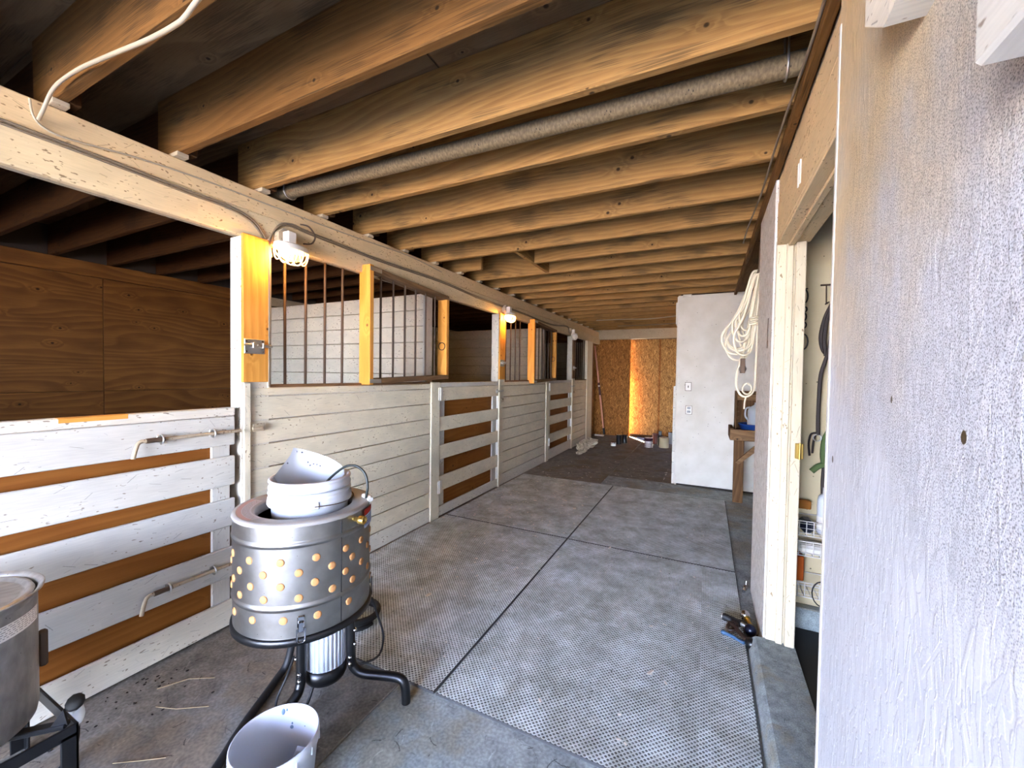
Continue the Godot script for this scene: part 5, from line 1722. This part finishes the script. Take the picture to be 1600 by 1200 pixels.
	bx(st, Vector3(0.455, 0.70, z + 0.02), Vector3(0.515, 0.745, z + 0.06), 0.004)
	tag(obj("brush_block", st, M.oldwood), "brown wooden brush resting on the pouch over the upper basket", "brush")
	st = S()
	bx(st, Vector3(0.455, 0.483, z + 0.015), Vector3(0.66, 0.528, z + 0.13), 0.012)
	tag(obj("folded_cloth", st, M.paintwhite), "pale folded cloth in the middle wire basket", "cloth")
	st = S()
	bx(st, Vector3(0.438, 0.33, z + 0.03), Vector3(0.482, 0.46, z + 0.11), 0.004)
	tag(obj("wooden_block", st, M.brick), "reddish wooden block standing at the jamb under the baskets", "block")
	st = S()
	var lp := []
	for k in 18: lp.append(Vector3(0.555 + 0.045 * cos(TAU * k / 18), 0.30 + 0.065 * sin(TAU * k / 18), z + 0.155))
	tube(st, lp, 0.003, 6, false, true)
	tag(obj("cord_loop", st, M.rubber), "thin dark cord looped over the lowest wire basket", "cord")
	# a wire pin on the short wall
	st = S()
	tube(st, [Vector3(0.286, 1.72, -2.54), Vector3(0.284, 1.60, -2.54), Vector3(0.284, 1.56, -2.535), Vector3(0.284, 1.60, -2.532)], 0.002, 6)
	tag(obj("wire_pin", st, M.rust), "bent wire hanging on the short wall past the door frame", "wire")

func build_litter() -> void:
	var r := RandomNumberGenerator.new()
	r.seed = 12
	var L := ["long pale straw on the concrete in front of the first stall door", "bent straw nearest the foot of the first stall door", "short pale straw on the concrete left of the front bucket"]
	var P := [[Vector3(-2.02, 0.003, -0.83), Vector3(-1.93, 0.006, -0.86), Vector3(-1.83, 0.003, -0.93)], [Vector3(-2.13, 0.003, -0.88), Vector3(-2.07, 0.007, -0.97), Vector3(-1.98, 0.003, -1.03)], [Vector3(-1.86, 0.003, -0.64), Vector3(-1.78, 0.005, -0.69), Vector3(-1.72, 0.003, -0.735)]]
	for i in 3:
		var st := S()
		tube(st, P[i], 0.0014, 6)
		tag(obj("straw", st, M.straw), L[i], "straw", "straws by the first stall")
	# wood chips and crumbs nobody could count
	var st2 := S()
	for i in 520:
		var far := r.randf()
		var p := Vector3(r.randf_range(-2.2, 0.15), 0.0, -1.5 - 5.0 * far)
		if r.randf() < 0.6: p = Vector3(clampf(r.randfn(-1.6, 0.42), -2.25, 0.1), 0.0, clampf(r.randfn(-4.2, 0.9), -7.0, -1.6))
		if p.z < -5.3: p.x = minf(p.x, -0.5)
		var y := 0.0145 if p.z > -5.1 and p.x < 0.2 else 0.001
		var s := r.randf_range(0.002, 0.007) * (2.0 if r.randf() < 0.05 else 1.0)
		var b := Basis(Vector3.UP, r.randf() * TAU) * Basis(Vector3.RIGHT, r.randfn(0.0, 0.2))
		bx(st2, Vector3(-s * 1.4, 0, -s * 0.6), Vector3(s * 1.4, s * 0.35, s * 0.6), 0.0, Transform3D(b, Vector3(p.x, y + 0.001, p.z)))
	var o := obj("chips", st2, M.chip)
	tag(o, "pale wood chips and crumbs scattered over the mats", "chips", "", "stuff")
	st2 = S()
	for i in 34:
		var p := Vector3(-2.26 + absf(r.randfn(0.0, 0.12)), 0.002, r.randf_range(-1.0, -0.5))
		if p.x < -2.27: p.x = -2.2
		ball(st2, p, Vector3(r.randf_range(0.002, 0.007), 0.002, r.randf_range(0.002, 0.008)), 6, 4)
	o = obj("dirt_crumbs", st2, M.dirt)
	tag(o, "dark crumbs of dirt along the foot of the first stall door", "dirt", "", "stuff")

func more_materials() -> void:
	M.matedge = plain(Color(0.24, 0.24, 0.24), 0.85)
	M.glass = plain(Color(1.0, 0.97, 0.9, 0.03), 0.1)
	M.glass.transparency = BaseMaterial3D.TRANSPARENCY_ALPHA
	M.milk = plain(Color(0.86, 0.85, 0.82), 0.3)
	M.bulb = plain(Color(1.0, 0.9, 0.7), 0.5)
	M.bulb.emission_enabled = true
	M.bulb.emission = Color(1.0, 0.78, 0.42)
	M.bulb.emission_energy_multiplier = 0.7
	M.lid = plain(Color(0.58, 0.56, 0.54), 0.55, 0.1)
	M.darksteel = plain(Color(0.16, 0.16, 0.17), 0.5, 0.6)
	M.redlabel = mat(tex_label(3, 128, 96, Color(0.75, 0.80, 0.9), Color(0.35, 0.42, 0.62), Color(0.70, 0.12, 0.10), 4), Color(1, 1, 1), 0.4)
	M.warnlabel = mat(tex_label(5, 256, 96, Color(0.70, 0.67, 0.66), Color(0.60, 0.54, 0.52), Color(0.72, 0.58, 0.53), 5), Color(1, 1, 1), 0.6)
	M.paperlabel = mat(tex_label(9, 256, 128, Color(0.88, 0.86, 0.82), Color(0.55, 0.53, 0.50), Color(0, 0, 0, 0), 6), Color(1, 1, 1), 0.7)
	M.canlabel = mat(tex_label(15, 256, 128, Color(0.80, 0.77, 0.74), Color(0.3, 0.25, 0.25), Color(0.22, 0.10, 0.14), 5), Color(1, 1, 1), 0.7, 0.25, 0.2)
	M.greyrivet = plain(Color(0.45, 0.46, 0.5), 0.6)
	M.hosegreen = plain(Color(0.03, 0.075, 0.06), 0.4)
	M.smear = plain(Color(0.42, 0.50, 0.58), 0.6)
	M.clearbag = plain(Color(0.86, 0.86, 0.84, 0.45), 0.15)
	M.clearbag.transparency = BaseMaterial3D.TRANSPARENCY_ALPHA
	M.blue = plain(Color(0.08, 0.22, 0.46), 0.4)
	M.jug = plain(Color(0.62, 0.64, 0.66), 0.35)
	M.navy = plain(Color(0.05, 0.07, 0.14), 0.3, 0.2)
	M.blueish = plain(Color(0.22, 0.34, 0.46), 0.4, 0.2)
	M.pink = plain(Color(0.80, 0.55, 0.45), 0.6)
	M.maroon = plain(Color(0.28, 0.08, 0.06), 0.5)
	M.cream = plain(Color(0.72, 0.66, 0.52), 0.6)
	M.sack = plain(Color(0.82, 0.78, 0.68), 0.8)
	M.green = plain(Color(0.30, 0.37, 0.21), 0.95)
	M.brick = mat(M.gold.albedo_texture, Color(0.80, 0.55, 0.48), 0.8, 2.0, 0.5)
	M.straw = plain(Color(0.60, 0.52, 0.38), 0.8)
	M.chip = plain(Color(0.80, 0.76, 0.69), 0.8)
	M.dirt = plain(Color(0.10, 0.075, 0.055), 0.95)

func _ready() -> void:
	setup_view()
	rng.seed = 2024
	make_materials()
	more_materials()
	build_ground()
	build_floor()
	build_ceiling()
	build_header()
	build_stall_walls()
	build_far_wall()
	build_right_wall()
	build_door()
	build_tack_room()
	build_mats()
	build_stall_fronts()
	build_doors()
	build_grilles()
	build_lamp("lit caged lamp beside the yellow post nearest the camera", Vector3(-2.225, 2.108, -1.575), true)
	build_lamp("lit caged lamp at the second yellow post", Vector3(-2.225, 2.125, -4.50), true)
	build_lamp("unlit caged lamp, farthest along the header beam", Vector3(-2.225, 2.13, -7.18), false)
	build_wiring()
	build_plucker()
	build_pot()
	build_rope()
	build_bench()
	build_plates()
	build_hitch_parts()
	build_far_things()
	build_tack()
	build_litter()
